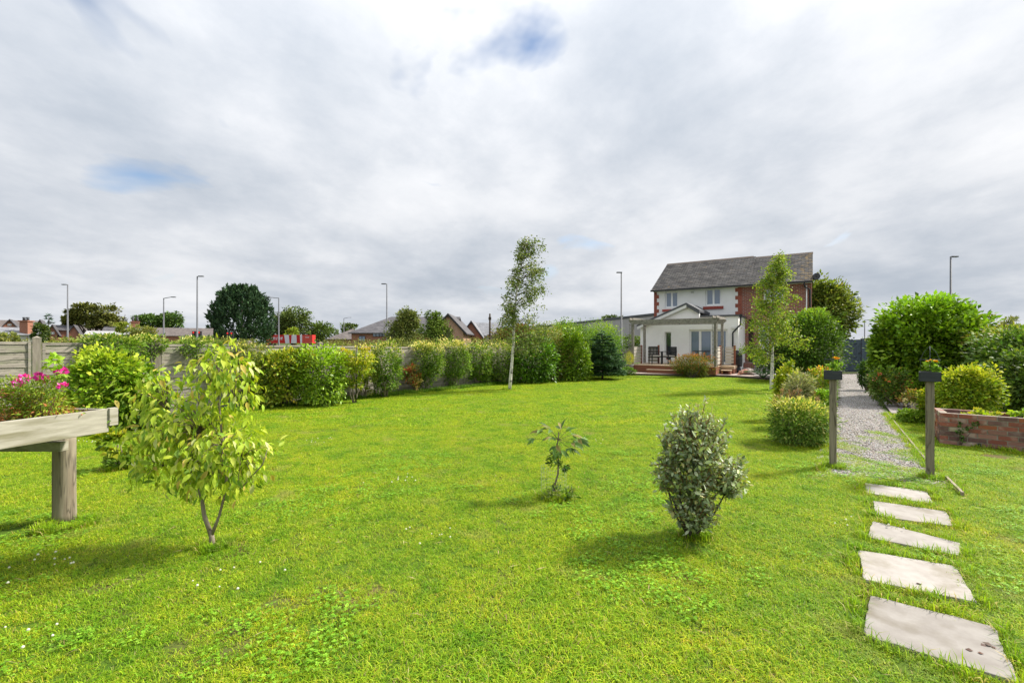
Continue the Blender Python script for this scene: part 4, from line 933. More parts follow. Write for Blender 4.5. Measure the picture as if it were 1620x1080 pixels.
stems('trunk', M_PALEB, t, (0, 0, -.05), [(.05, 0, 1.5), (-.2, 0, 1.2), (.3, .05, 1.35), (.15, 0, .95), (-.12, .05, .85)], .017, .3)
MB().tube([(.07, -.03, -.05), (.09, -.03, 1.55)], .014).build('stake', M_BLACK, t)
CRM = (.55, .52, .30)
def pill(x0, x1, y0, y1, D, lab_, pal=None, tip=CRM, n=2300, ht=.72, leaf=.07, grp='clipped shrubs trained along the fence', tipp=.35):
    yb = y0 + (y1 - y0) * ht; pal = pal or GREEN
    return bush('fence_shrub', lab_, 'shrub', [box_blob(x0, x1, y0, yb, D, -.38, n=n, leaf=leaf, pal=pal, p=4.2, tip=tip, tipat=.72, tipp=tipp, spread=.13),
                                               box_blob(x0 + 5, x1 - 5, yb - 10, y1 - 5, D, -.3, n=int(n * .28), dens=.9, leaf=leaf, pal=pal, shell=.3)], grp, bark=M_PALEB, nst=9, r0=.022)
pill(586, 632, 547, 630, 13.9, 'sparse green shrub with cream tips, left of the bare fence panel')
pill(556, 596, 549, 632, 13.6, 'thin olive shrub with pale stems behind the golden sapling', [(.16, .22, .04), (.22, .28, .05), (.12, .16, .04)], n=1100)
bush('photinia_bush', 'small red-leaved shrub in front of the bare fence panel', 'shrub', [box_blob(640, 664, 576, 606, 15.2, .8, n=420, leaf=.07, pal=[(.28, .07, .05), (.32, .14, .07), (.20, .20, .06), (.14, .18, .05)]), box_blob(650, 666, 592, 612, 15.2, .8, n=220, leaf=.07, pal=[(.45, .38, .2), (.2, .25, .05), (.3, .1, .05)])], nst=8)
tag(MB().lathe([(0, 0), (.05, .015), (.075, .06), (.08, .09), (.06, .14), (.02, .165), (0, .167)], n=14).build('garden_ball', pmat('white_ball', (.75, .75, .73), (.6, .6, .57), 9, .6), loc=GP(646, 618)), 'small white ball ornament on the grass by the red shrub', 'ornament')
pill(646, 700, 543, 616, 15.7, 'clipped shrub with many cream flower tips, first right of the bare panel', n=2600, tipp=.6)
pill(695, 742, 542, 611, 16.8, 'clipped cream-tipped shrub, second right of the bare fence panel', n=2400, tipp=.6)
pill(736, 776, 545, 609, 17.8, 'dense clipped green shrub just left of the first birch trunk', [(.07, .15, .02), (.11, .21, .03), (.16, .26, .04)], tipp=.2, ht=.85)
pill(770, 822, 545, 607, 18.3, 'clipped cream-tipped shrub directly behind the first birch trunk', n=2500, ht=.85, tipp=.4)
bush('laurel_bush', 'dark glossy laurel, first large one right of the birch trunk', 'shrub', [box_blob(812, 874, 533, 607, 18.6, .7, n=3200, leaf=.12, pal=[(.06, .15, .012), (.09, .21, .015), (.14, .30, .02), (.035, .08, .01)], p=3)], 'tall evergreen shrubs by the house end of the lawn', M_GLOSS, nst=6)
bush('mixed_hedge_shrub', 'variegated brown and pink tinted shrub between two laurels', 'shrub', [box_blob(858, 906, 525, 603, 19.8, .7, n=2600, leaf=.10, pal=[(.16, .19, .06), (.34, .24, .15), (.10, .16, .03), (.22, .28, .08)], w=[3, 1.6, 4, 2], p=3)], 'tall evergreen shrubs by the house end of the lawn', nst=6)
bush('laurel_bush', 'fresh green laurel to the right of the pink tinted shrub', 'shrub', [box_blob(888, 930, 528, 602, 19.6, .7, n=2600, leaf=.12, pal=LAUREL, p=3)], 'tall evergreen shrubs by the house end of the lawn', M_GLOSS, nst=6)
bush('privet_hedge', 'tall rounded dark hedge behind the small fir, reaching the patio', 'hedge', [box_blob(865, 945, 513, 600, 22.2, -1.1, n=5200, leaf=.085, pal=[(.10, .20, .03), (.15, .28, .04), (.06, .12, .02)], p=3), box_blob(915, 984, 516, 592, 22.8, -1.1, n=5200, leaf=.08, pal=[(.08, .18, .03), (.14, .27, .04), (.05, .11, .02)], p=3, tip=(.24, .36, .05), tipat=.85), box_blob(845, 900, 520, 560, 22.2, -.8, n=2200, leaf=.085, pal=YELG, p=3)], None, nst=10)
bush('spiky_shrub', 'wispy light green shrub rising behind the tall hedge top', 'shrub', [box_blob(868, 925, 509, 530, 24.0, -.6, n=900, leaf=.09, pal=[(.2, .3, .06), (.14, .22, .04)], shell=.4, p=2)], nst=8)

# --- small fir
def conifer(name, label, base, H, Rm, n, leaf, pal, tiers=14, r0=.05, group=None, up=.12, base_z=.12, shape=1.0):
    t = thing(name, label, 'tree', base, 0, group); P = []; T = []; Nn = []; br = []
    for k in range(tiers):
        f = k / (tiers - 1); z = H * (base_z + (1 - base_z) * f ** .95); rad = Rm * (1 - f) ** shape * (1 if f > .12 else .82 + f) + .03; nb = max(5, int(13 * (1 - f * .6)))
        for j in range(nb):
            an = rnd.uniform(0, 6.283); L_ = rad * rnd.uniform(.72, 1.08); tip = np.array([math.cos(an) * L_, math.sin(an) * L_, z + up * L_ - .12 * L_ * rnd.random()]); st_ = np.array([0, 0, z - .05 * L_]); br.append((st_, tip))
            m_ = max(6, int(n * L_ / (tiers * 9 * Rm * .6)))
            u = rng.random(m_) ** .55; side = norm(np.cross(tip - st_, [0, 0, 1])); off = side * (rng.standard_normal(m_) * .22 * L_ * (1.15 - u) )[:, None]
            P.append(st_ + (tip - st_) * u[:, None] + off + rng.standard_normal((m_, 3)) * .03 * L_); T.append(norm(norm(tip - st_) + off / max(L_, .01) * 2.2 + rng.standard_normal((m_, 3)) * .35)); Nn.append(np.array([0, 0, 1.0]) + .35 * rng.standard_normal((m_, 3)))
    P = np.concatenate(P); T = np.concatenate(T); Nn = np.concatenate(Nn); C = pick(pal, [1] * len(pal), len(P), jit=.2)
    V, F, CC = leaf_arrays(P, T, Nn, leaf * (.6 + .7 * rng.random(len(P))), T_TUFT, C, .55); link('crown', raw_mesh('crown', V, F, M_NEEDLE, CC), t, kind='stuff')
    mb = MB(); mb.tube([(0, 0, -.05), (0, 0, H * .5), (0, 0, H * .97)], [r0, r0 * .6, r0 * .12])
    for a, b_ in br[::2]: mb.tube([a, b_], [r0 * .22, r0 * .06], 4)
    mb.build('trunk', M_DBARK, t); return t
conifer('fir_tree', 'small dark blue-green fir standing alone on the lawn before the tall hedge', GP(953, 600), 2.15, 1.12, 26000, .12, [(.05, .115, .04), (.07, .15, .055), (.11, .20, .09), (.035, .08, .03)], 15, .05, up=.05, shape=.62, base_z=.13)
# red-tipped shrub before the deck
bush('photinia_bush', 'bushy green shrub with red leaf tips in front of the deck', 'shrub',
     [box_blob(1063, 1127, 560, 588, 21.6, .75, n=2600, leaf=.085, pal=[(.10, .14, .03), (.16, .18, .04), (.30, .10, .05), (.38, .24, .12), (.07, .10, .02)], w=[3, 3, 1.6, 1, 2], tip=(.36, .13, .07), tipat=.75, tipp=.5, p=2.2, shell=.25, t=T_LONG), box_blob(1075, 1117, 574, 597, 21.5, .75, n=1100, leaf=.085, pal=[(.08, .12, .03), (.12, .15, .03)], t=T_LONG)], bark=M_DBARK, nst=16, base=(*GP(1095, 598).xy, 0))

# --- birches
def birch(label, base, H, lean, prof, n, leaf, pal, w, gaps=.5, trunk_r=.055, wind=.3, clear=.3):
    """prof: list of (height fraction, left reach, right reach) in metres"""
    t = thing('birch_tree', label, 'tree', base, 0, 'white barked birches on the lawn')
    def tr(f): return Vector((lean * f ** 1.6 + .05 * math.sin(f * 7), .06 * math.sin(f * 5), H * f))
    pts = [tr(i / 12) for i in range(13)]; pts[0].z = -.08
    MB().tube(pts, [trunk_r * (1 - i / 12.6) + .006 for i in range(13)], 9).build('trunk', M_BIRCH, t)
    br = MB(); P = []; T = []
    def reach(f, s):
        for (f0, l0, r0), (f1, l1, r1) in zip(prof[:-1], prof[1:]):
            if f0 <= f <= f1:
                u = (f - f0) / (f1 - f0); return (l0 + (l1 - l0) * u) if s < 0 else (r0 + (r1 - r0) * u)
        return .1
    nbr = 84
    for i in range(nbr):
        f = clear + (1 - clear) * ((i + rnd.random()) / nbr); st_ = tr(f * .93); an = rnd.uniform(0, 6.283); ct = math.cos(an); s_ = 1 if ct > 0 else -1; ct = s_ * abs(ct) ** .6
        fr_ = f; L_ = max(.12, 1.28 * reach(fr_, s_) * rnd.uniform(.4, 1.05)); dx = ct * L_ + wind * L_ * .4 * rnd.random(); dy = math.sin(an) * max(.12, (reach(fr_, 1) + reach(fr_, -1)) / 2) * rnd.uniform(.5, 1)
        rise = H * .055 * rnd.uniform(.2, 1.2); tip = st_ + Vector((dx, dy, rise)); mid = st_.lerp(tip, .5) + Vector((0, 0, rise * .45))
        br.tube([st_, mid, tip], [.016, .009, .003], 4)
        for j in range(int(3 + 5 * rnd.random())):
            u = rnd.uniform(.15, 1.0) ** .7; q = st_.lerp(mid, u * 2) if u < .5 else mid.lerp(tip, u * 2 - 1); ln = rnd.uniform(.18, .42); e_ = q + Vector((rnd.uniform(-.14, .22) + wind * .25, rnd.uniform(-.16, .16), rnd.uniform(-ln, ln * .35)))
            br.tube([q, e_], [.004, .0015], 3)
            m_ = int(n / (nbr * 5.0) * rnd.uniform(.4, 1.6))
            uu = rng.random((m_, 1)); P.append(np.array(q) + (np.array(e_) - np.array(q)) * uu + rng.standard_normal((m_, 3)) * .075); T.append(norm(np.array(e_ - q)[None] * 1.0 + rng.standard_normal((m_, 3)) * .25 + np.array([wind * .3, 0, -.12])))
    P = np.concatenate(P); T = np.concatenate(T); Nn = rng.standard_normal((len(P), 3)) + np.array([0, 0, .6]); C = pick(pal, w, len(P), jit=.2)
    V, F, CC = leaf_arrays(P, T, Nn, leaf * (.6 + .7 * rng.random(len(P))), T_DIA, C, 1.2); link('crown', raw_mesh('crown', V, F, M_LEAF, CC), t, kind='stuff'); br.build('branches', M_BARK, t)
birch('slender wind-blown birch alone in mid lawn with sparse dusty green leaves', GP(806, 617), 5.4, .62, [(.2, .2, .2), (.28, .75, 1.15), (.38, .80, 1.30), (.5, .55, 1.15), (.68, .5, 1.0), (.85, .42, .75), (1, .2, .4)], 8000, .066, [(.15, .20, .05), (.22, .27, .07), (.10, .14, .04), (.32, .34, .13)], [4, 3, 2, 1], wind=.35, clear=.25)
birch('birch with bright yellow-green leaves in front of the brick half of the house', GP(1220, 618), 4.75, .18, [(.2, .6, .6), (.3, .95, 1.0), (.42, .95, 1.0), (.55, .85, .75), (.7, .55, .62), (.86, .48, .50), (1, .15, .2)], 9500, .066, [(.28, .38, .04), (.19, .29, .035), (.42, .45, .07), (.13, .20, .03)], [4, 3, 2.5, 1], wind=.05, clear=.22, trunk_r=.055)

# --- big bushes on the right
bush('dark_shrub', 'large dark green rounded shrub between the second birch and the blue gate', 'shrub',
     [box_blob(1232, 1322, 502, 592, 19.5, .8, n=7000, leaf=.11, pal=[(.06, .13, .02), (.10, .20, .03), (.04, .08, .015), (.16, .27, .05)], w=[3, 3, 3, 1.5], p=2.6), box_blob(1200, 1270, 545, 592, 20.2, .7, n=2400, leaf=.10, pal=DARKG), box_blob(1255, 1310, 492, 520, 19.8, .7, n=1400, leaf=.11, pal=[(.16, .27, .04), (.22, .34, .05)])], nst=16)
bush('broadleaf_tree', 'round leafy tree rising behind the right end of the house', 'tree',
     [box_blob(1264, 1348, 452, 545, 36, .9, n=8500, leaf=.26, pal=[(.09, .14, .03), (.15, .20, .045), (.06, .09, .02), (.22, .26, .07)], w=[3, 3, 2, 1.5], p=2.2, lump=.22)], nst=10, r0=.16, base=(*PT(1305, 540, 36).xy, 0))
bush('laurel_bush', 'huge rounded glossy cherry laurel right of the gravel path', 'shrub',
     [box_blob(1380, 1560, 486, 652, 13.2, .85, n=15000, leaf=.135, pal=[(.10, .205, .014), (.15, .27, .02), (.21, .34, .035), (.055, .115, .012)], w=[4, 4, 2.5, 2], t=T_OVAL, p=2.25, lump=.10, shell=.13, spread=.10, up=.4, tip=(.22, .42, .03), tipat=.95, tipp=.6),
      box_blob(1400, 1525, 476, 570, 13.2, .8, n=3600, leaf=.135, pal=LAUREL, t=T_OVAL, tip=(.22, .42, .03), p=2.5, lump=.1),
      box_blob(1380, 1408, 520, 600, 13.4, 1, n=1300, leaf=.13, pal=LAUREL, t=T_OVAL)], None, M_GLOSS, nst=18)
bush('low_shrub', 'small dark bush at the foot of the laurel, beside the path near the gate', 'shrub', [box_blob(1358, 1384, 574, 608, 15.8, .9, n=900, leaf=.08, pal=DARKG)], nst=6)
bush('flowering_undergrowth', 'low weedy plants with a few rusty flowers along the foot of the cherry laurel', 'plants', [box_blob(1376, 1432, 585, 634, 11.9, .5, n=1100, leaf=.07, pal=[(.06, .12, .02), (.10, .15, .03), (.25, .10, .05)], w=[4, 3, .5]), box_blob(1425, 1480, 618, 637, 11.3, .4, n=800, leaf=.05, pal=[(.12, .19, .03), (.2, .2, .06), (.25, .14, .06)])], nst=6)
for k, (px, py) in enumerate(((1384, 599), (1390, 590), (1402, 602))):
    o = foliage('red_flower', [dict(c=(0, 0, 0), r=(.045, .04, .045), n=16, dens=1, leaf=.035, pal=[(.45, .10, .05), (.30, .05, .04)], zmin=-9)], None); o.location = PT(px, py, 11.2); tag(o, ['rusty red flower head low on the laurel, leftmost', 'small rusty flower head, highest of the three on the laurel', 'dark red flower head, rightmost by the laurel foot'][k], 'flower', 'rusty flowers at the laurel foot'); del o['kind']
bush('golden_shrub', 'golden-green small-leaved shrub behind the brick raised bed', 'shrub',
     [box_blob(1484, 1574, 584, 655, 8.9, .6, n=4600, leaf=.055, pal=[(.22, .33, .025), (.15, .25, .02), (.32, .38, .05), (.08, .14, .02)], w=[4, 3, 2, 1.5], t=T_WIDE, tip=(.38, .42, .05), p=2.4), box_blob(1455, 1492, 612, 652, 9.4, .7, n=900, leaf=.055, pal=YELG, t=T_WIDE)], nst=14)
bush('ivy_hedge', 'tall tangled ivy hedge at the right-hand boundary', 'hedge',
     [box_blob(1540, 1700, 530, 650, 10.4, -1.0, n=6500, leaf=.085, pal=[(.07, .14, .03), (.11, .20, .04), (.16, .22, .07), (.045, .09, .02)], w=[3, 3, 1, 2], t=T_WIDE, p=3), box_blob(1545, 1690, 520, 556, 11.2, -.8, n=2600, leaf=.08, pal=[(.20, .28, .04), (.26, .26, .07), (.14, .22, .03)], p=2.6, lump=.2), box_blob(1572, 1720, 560, 650, 9.3, -.7, n=3600, leaf=.08, pal=[(.08, .15, .03), (.13, .21, .04), (.05, .09, .03)], t=T_WIDE, p=3)], None, nst=14)
bush('buddleia_sprays', 'thin arching twigs standing above the ivy hedge against the sky', 'shrub', [box_blob(1562, 1622, 500, 528, 12.6, .5, n=260, leaf=.10, pal=[(.12, .16, .06), (.2, .22, .12)], t=T_LONG, shell=.5)], nst=26, r0=.012)
# --- border left of the path
bush('variegated_bush', 'low mounded shrub with cream-edged leaves at the path corner', 'shrub',
     [box_blob(1216, 1313, 634, 699, 7.6, .8, n=5200, leaf=.06, pal=[(.12, .22, .04), (.20, .30, .08), (.07, .14, .03), (.38, .40, .18)], w=[4, 3, 3, .8], p=2.3, t=T_LONG, tip=(.48, .46, .20), tipat=.8, tipp=.5, up=.7)], bark=M_PALEB, nst=12)
bush('grey_shrub', 'silvery grey twiggy plant in the border right of the birch trunk', 'plant', [box_blob(1240, 1290, 592, 645, 9.0, .8, n=1900, leaf=.05, pal=[(.24, .27, .20), (.34, .36, .28), (.15, .18, .12)], t=T_NEED, wide=2, p=2, shell=.35)], nst=18, bark=M_PALEB)
bush('golden_shrub', 'yellow-leaved upright shrub beside the second birch trunk', 'shrub', [box_blob(1228, 1262, 586, 640, 9.8, .8, n=1600, leaf=.06, pal=YELG, w=[4, 3, 4, 1], t=T_WIDE), box_blob(1240, 1258, 570, 600, 9.9, .8, n=350, leaf=.055, pal=YELG, shell=.4)], nst=10)
bush('orange_flower_clump', 'clump of leafy stems with orange buds left of the left post', 'plants', [box_blob(1280, 1318, 583, 632, 9.2, .8, n=1100, leaf=.055, pal=[(.16, .27, .03), (.26, .34, .05), (.42, .28, .05)], w=[4, 3, 1], tip=(.55, .28, .05), tipp=.3), box_blob(1285, 1318, 618, 650, 8.4, .8, n=700, leaf=.05, pal=[(.13, .25, .03), (.2, .33, .04)])], nst=12)
t = thing('seed_heads', 'rust coloured dead flower plumes standing on the cream-edged shrub', 'plants', PT(1245, 640, 7.8) * 1); t.location.z = .1
for px, py in ((1235, 622), (1252, 620), (1247, 630), (1228, 632), (1291, 628), (1226, 640), (1262, 618), (1288, 636)):
    q = PT(px, py, 7.75) - t.location; foliage('plume', [dict(c=tuple(q), r=(.035, .035, .075), n=60, leaf=.03, pal=[(.25, .12, .06), (.34, .18, .09)], zmin=-9, t=T_NEED)], t, origin=(0, 0, 0)); MB().tube([(q.x * .6, q.y, -.05), tuple(q)], .004, 4).build('stem', M_BARK, t)
# plume grass
t = thing('feathery_plant', 'low green plant with cream feathery plumes left of the right post', 'plant', GP(1450, 668))
foliage('foliage', [dict(c=(0, 0, .12), r=(.30, .22, .13), n=1500, leaf=.06, pal=[(.12, .22, .03), (.18, .3, .04)], up=.8)], t)
for k in range(11):
    x = rnd.uniform(-.2, .26); y = rnd.uniform(-.08, .08); h = rnd.uniform(.30, .44)
    MB().tube([(x * .7, y, .05), (x, y, h - .08)], .003, 4).build('stem', M_PALEB, t)
    foliage('plume', [dict(c=(x, y, h), r=(.025, .025, .07), n=60, leaf=.03, pal=[(.62, .56, .42), (.52, .45, .32)], t=T_NEED)], t)
# sapling sprig low at left of lawn
t = thing('sapling', 'knee-high leafy seedling on the lawn left of the yellow tree', 'tree', GP(187, 742))
foliage('foliage', [dict(c=(-.03, 0, .36), r=(.17, .13, .13), n=150, leaf=.085, pal=YELG, t=T_WIDE), dict(c=(.04, 0, .10), r=(.17, .13, .09), n=260, leaf=.06, pal=GREEN)], t)
stems('trunk', M_PALEB, t, (0, 0, -.02), [(-.08, 0, .40), (.08, 0, .42), (-.02, .03, .45)], .009, .4)

# --- box elder: leaves as objects
def leaf_objs(parent, spots, variants, name='leaf'):
    """spots: (pos, tip dir, normal, size, variant)"""
    for p, tdir, nr, s, v in spots:
        tt = Vector(tdir).normalized(); x = tt.cross(Vector(nr)).normalized(); z = x.cross(tt)
        o = bpy.data.objects.new(name, variants[v]); COL.objects.link(o); o.parent = parent
        o.matrix_local = Matrix.Translation(Vector(p)) @ Matrix((( x.x, tt.x, z.x), (x.y, tt.y, z.y), (x.z, tt.z, z.z))).to_4x4() @ Matrix.Scale(float(s), 4)
def leafvar(name, cols, tmpl, mat, wide=1.0, vary=True):
    out = []
    for c in cols:
        tv = np.array(tmpl[0], float).copy(); tv[:, 0] *= wide; f = np.array(tmpl[1])
        cc = np.tile(np.array(c, float), (len(tv), 1))
        if len(tv) == 10: cc[1:8] = cc[1:8] * .92 + np.array([.5, .5, .25]) * .08
        if vary: cc *= 1 + .12 * rng.standard_normal((len(tv), 1))
        out.append(raw_mesh(name, tv, f, mat, np.clip(cc, .004, .9)))
    return out
# an eleven point leaf with curved outline
T_ELDER = (np.array([(0, 0, 0), (-.22, .18, .03), (-.33, .42, .05), (-.20, .72, .0), (0, 1.0, -.18), (.20, .72, .0), (.33, .42, .05), (.22, .18, .03), (0, .3, -.01), (0, .65, -.05)], float),
           [(0, 8, 1), (1, 8, 2), (2, 8, 9), (2, 9, 3), (3, 9, 4), (0, 7, 8), (7, 6, 8), (6, 9, 8), (6, 5, 9), (5, 4, 9)])
T_ELDER6 = (T_ELDER[0] * np.array([.6, 1, 1]), T_ELDER[1])
bx = GP(336, 866); t = thing('box_elder_tree', 'young yellow-green tree with drooping leaves and forked trunk, left side of the lawn', 'tree', bx)
S = lambda px, py, dy=0.0: (PT(px, py, bx.y + dy) - bx)
mb = MB(); mb.tube([(0, 0, -.04), S(335, 850), S(333, 838)], [.026, .020, .017]); mb.tube([S(334, 846), S(323, 815), S(320, 793), S(312, 760, .05), S(300, 700, .05), S(285, 650, .1)], [.018, .016, .014, .012, .008, .004])
mb.tube([S(335, 846), S(347, 815), S(355, 785), S(360, 740, -.1), S(350, 680, 0), S(345, 620, 0), S(348, 570, 0)], [.015, .011, .010, .010, .008, .006, .003])
mb.tube([S(352, 792), S(385, 768), S(415, 735, -.1), S(425, 705, -.1)], [.008, .006, .005, .002]); mb.build('trunk', M_PALEB, t)
mb = MB(); lobes = [((346, 586), (54, 40), .36, 330), ((375, 610), (42, 45), .2, 130), ((250, 617), (28, 32), .25, 200), ((250, 680), (34, 46), .3, 220), ((308, 670), (58, 54), .42, 480), ((355, 700), (62, 70), .5, 430), ((392, 725), (34, 42), .35, 260), ((300, 742), (46, 34), .33, 300), ((245, 735), (22, 26), .25, 90), ((356, 752), (26, 26), .25, 90)]
spots = []
EP = [(.36, .48, .03), (.45, .53, .04), (.27, .40, .025), (.50, .56, .08), (.56, .44, .09), (.17, .29, .03), (.52, .54, .22)]; EW = np.array([4, 4, 3, 1.8, .9, 1.6, 1.1]); EW = EW / EW.sum()
for (px, py), (rx, ry), rd, n in lobes:
    c = S(px, py); src = S(350, 720) if px > 300 else S(315, 740)
    for i in range(n // 9):
        a = norm(rng.standard_normal(3)) * (rng.random() ** .33); q = np.array(c) + a * np.array([rx * .74 / 720 * bx.y, rd * .8, ry / 720 * bx.y])
        s0 = np.array(c) * .75 + np.array(src) * .25; mb.tube([s0, (s0 + q) / 2 + np.array([0, 0, .03]), q], [.004, .003, .0015], 4)
        for j in range(11):
            p_ = q + rng.standard_normal(3) * .052; out = norm(q - np.array(c) + 1e-3); td = norm(out * .6 + rng.standard_normal(3) * .5 + np.array([0, 0, -1.0])); nr = norm(out * .6 + np.array([0, -.25, .55]) + rng.standard_normal(3) * .35)
            spots.append((p_, td, nr, .078 * (.45 + .8 * rng.random()), int(rng.choice(7, p=EW))))
mb.build('twigs', M_BARK, t, kind='stuff')
spots.sort(key=lambda s: -s[3] * (1.3 - s[0][1]))
EV = leafvar('leaf', EP, T_ELDER, M_LEAF, .6)
leaf_objs(t, spots[:300], EV)
rest = spots[300:]
V, F, CC = leaf_arrays(np.array([s[0] for s in rest]), np.array([s[1] for s in rest]), np.array([s[2] for s in rest]), np.array([s[3] for s in rest]), T_ELDER6, np.clip(np.array([EP[s[4]] for s in rest]) * (1 + .15 * rng.standard_normal((len(rest), 1))), .004, .9))
link('foliage', raw_mesh('foliage', V, F, M_LEAF, CC), t, kind='stuff')
# --- chestnut sapling: leaflets as objects
cb = GP(876, 786); t = thing('chestnut_sapling', 'tiny chestnut-like sapling with large fanned leaves and a crooked stem, mid lawn', 'tree', cb)
S = lambda px, py, dy=0.0: (PT(px, py, cb.y + dy) - cb)
mb = MB(); mb.tube([(0, 0, -.03), S(877, 770), S(883, 748), S(883, 725), S(882, 700), S(884, 683)], [.013, .011, .009, .008, .006, .005]); 
fans = [((858, 683), (-.9, .1, .15), 5), ((845, 694), (-1, -.1, -.25), 5), ((868, 678), (-.4, .3, .4), 4), ((888, 678), (.2, .2, .5), 5), ((905, 688), (.9, .1, .1), 5), ((915, 695), (1, -.2, -.1), 5), ((900, 708), (.6, -.6, -.3), 5), ((888, 712), (.1, -1, -.6), 4), ((872, 692), (-.5, -.7, .0), 4), ((905, 700), (.8, -.5, -.2), 4), ((872, 680), (-.6, -.2, .5), 4), ((896, 682), (.5, -.1, .6), 4), ((880, 704), (-.3, -.8, -.3), 3)]
spots = []
CPAL = [(.10, .19, .04), (.14, .26, .05), (.07, .14, .03), (.20, .29, .12), (.24, .20, .06)]
for (px, py), d, n in fans:
    q = S(px, py, d[1] * .1); mb.tube([S(883, 695), q], [.003, .002], 4)
    for k in range(n):
        an = (k - (n - 1) / 2) * .62; d0 = Vector(d).normalized(); sd_ = d0.cross(Vector((0, 0, 1))).normalized(); td = (d0 * math.cos(an) + sd_ * math.sin(an) + Vector((0, 0, -.12 + rnd.uniform(-.3, .3)))); spots.append((q + Vector((0, 0, rnd.uniform(-.01, .01))), td, Vector((rnd.uniform(-.6, .6), rnd.uniform(-.8, .2), 1)), rnd.uniform(.09, .165), rnd.choice([0, 0, 1, 1, 2, 3, 4])))
mb.build('trunk', M_BARK, t)
leaf_objs(t, spots, leafvar('leaflet', CPAL, T_ELDER, M_LEAF, .52), 'leaflet')
foliage('foliage', [dict(c=tuple(S(884, 730)), r=(.10, .09, .09), n=140, leaf=.045, pal=DARKG, t=T_LONG), dict(c=tuple(S(872, 716)), r=(.09, .08, .04), n=60, leaf=.045, pal=GREEN, t=T_LONG), dict(c=(.03, 0, .05), r=(.20, .16, .05), n=120, leaf=.05, pal=[(.08, .15, .04), (.14, .2, .07), (.05, .1, .03)], t=T_OVAL, zmin=0)], t)
wg = MB()
for k in range(18):
    an = k / 18 * 6.283; wg.tube([(.14 * math.cos(an), .14 * math.sin(an), 0), (.14 * math.cos(an), .14 * math.sin(an), .34)], .0007, 3)
for k in range(8): wg.tube([(.14 * math.cos(a / 16 * 6.283), .14 * math.sin(a / 16 * 6.283), .03 + k * .043) for a in range(17)], .0007, 3)
tag(wg.build('wire_guard', pmat('galvanised_wire', (.35, .36, .33), rough=.5), loc=cb), 'faint wire mesh guard standing round the tiny chestnut-like sapling', 'plant guard')
# --- elaeagnus
eb = GP(1092, 852); t = thing('elaeagnus_bush', 'grey-green glossy-leaved upright bush with brown shoots, front centre right of the lawn', 'shrub', eb)
S = lambda px, py, dy=0.0: (PT(px, py, eb.y + dy) - eb)
lob = [((1100, 700), (48, 50), .30, 900), ((1090, 750), (52, 45), .30, 800), ((1095, 800), (36, 38), .24, 600), ((1150, 752), (32, 34), .22, 420), ((1060, 708), (26, 36), .18, 300), ((1120, 690), (34, 38), .2, 320), ((1050, 752), (20, 18), .15, 90), ((1090, 668), (36, 20), .14, 110)]
mb = MB(); tw = MB(); spots = []
EG = [(.24, .31, .14), (.35, .43, .22), (.14, .20, .09), (.55, .60, .41), (.40, .50, .13), (.42, .40, .15)]; EGW = np.array([4, 3.4, 3, 2, 1.8, .35]); EGW /= EGW.sum()
for (px, py), (rx, ry), rd, n in lob:
    c = S(px, py); mb.tube(wob((rnd.uniform(-.05, .05), 0, -.03), c, 5, .05), [.014, .012, .010, .008, .006, .004], 6)
    for i in range(n // 4):
        a = norm(rng.standard_normal(3)) * (rng.random() ** .33) * np.array([1, 1, 1.0]); q = np.array(c) + a * np.array([rx, 0, ry]) / 720 * eb.y + a * np.array([0, rd, 0])
        out = norm(a + np.array([0, 0, .8])); s0 = q - out * .14; e_ = q + out * .05 * rng.random(); tw.tube([s0, e_], [.003, .0015], 4)
        for j in range(9):
            u = j / 8; p_ = s0 + (e_ - s0) * u + rng.standard_normal(3) * .008; sd_ = norm(rng.standard_normal(3)); td = norm(out * .55 + sd_ * .8 + np.array([0, 0, -.1])); nr = norm(np.array([0, -.15, .8]) + out * .3 + rng.standard_normal(3) * .5)
            spots.append((p_, td, nr, 0.049 * (.55 + .7 * rng.random()), int(rng.choice(6, p=EGW)) if not (u > .85 and rng.random() < .12) else 5))
for px, py in ((1117, 630), (1060, 652), (1078, 645), (1105, 640), (1138, 662), (1178, 735), (1170, 725), (1030, 735), (1035, 745)):
    a_ = S(px, py); b_ = S(px * .75 + 1095 * .25, py * .75 + 730 * .25); tw.tube([b_, a_], [.004, .002], 4)
    for j in range(12):
        u = .3 + .7 * j / 11; p_ = np.array(b_.lerp(a_, u)); spots.append((p_, norm(np.array(a_ - b_) * 4 + rng.standard_normal(3) * .8), rng.standard_normal(3), .036, int(rng.choice([3, 4, 5, 1]))))
mb.tube([(.02, 0, 0), S(1130, 812), S(1150, 775)], [.010, .007, .005], 6); mb.tube([(0, 0, 0), S(1066, 810), S(1058, 780)], [.010, .007, .005], 6)
mb.build('stem', M_DBARK, t); tw.build('twigs', pmat('orange_twig', (.24, .12, .05), rough=.8), t, kind='stuff')
spots.sort(key=lambda s: s[0][1] - s[3] * 3)
T_EL = (np.array([(0, 0, 0), (-.22, .3, .05), (-.2, .65, .03), (0, 1.0, -.06), (.2, .65, .03), (.22, .3, .05), (0, .5, -.02)], float), [(0, 6, 1), (1, 6, 2), (2, 6, 3), (0, 5, 6), (5, 4, 6), (4, 3, 6)])
leaf_objs(t, spots[:300], leafvar('leaf', EG, T_EL, M_GLOSS)); rest = spots[300:]
V, F, CC = leaf_arrays(np.array([s[0] for s in rest]), np.array([s[1] for s in rest]), np.array([s[2] for s in rest]), np.array([s[3] for s in rest]), T_EL, np.clip(np.array([EG[s[4]] for s in rest]) * (1 + .18 * rng.standard_normal((len(rest), 1))), .004, .9))
link('foliage', raw_mesh('foliage', V, F, M_GLOSS, CC), t, kind='stuff')

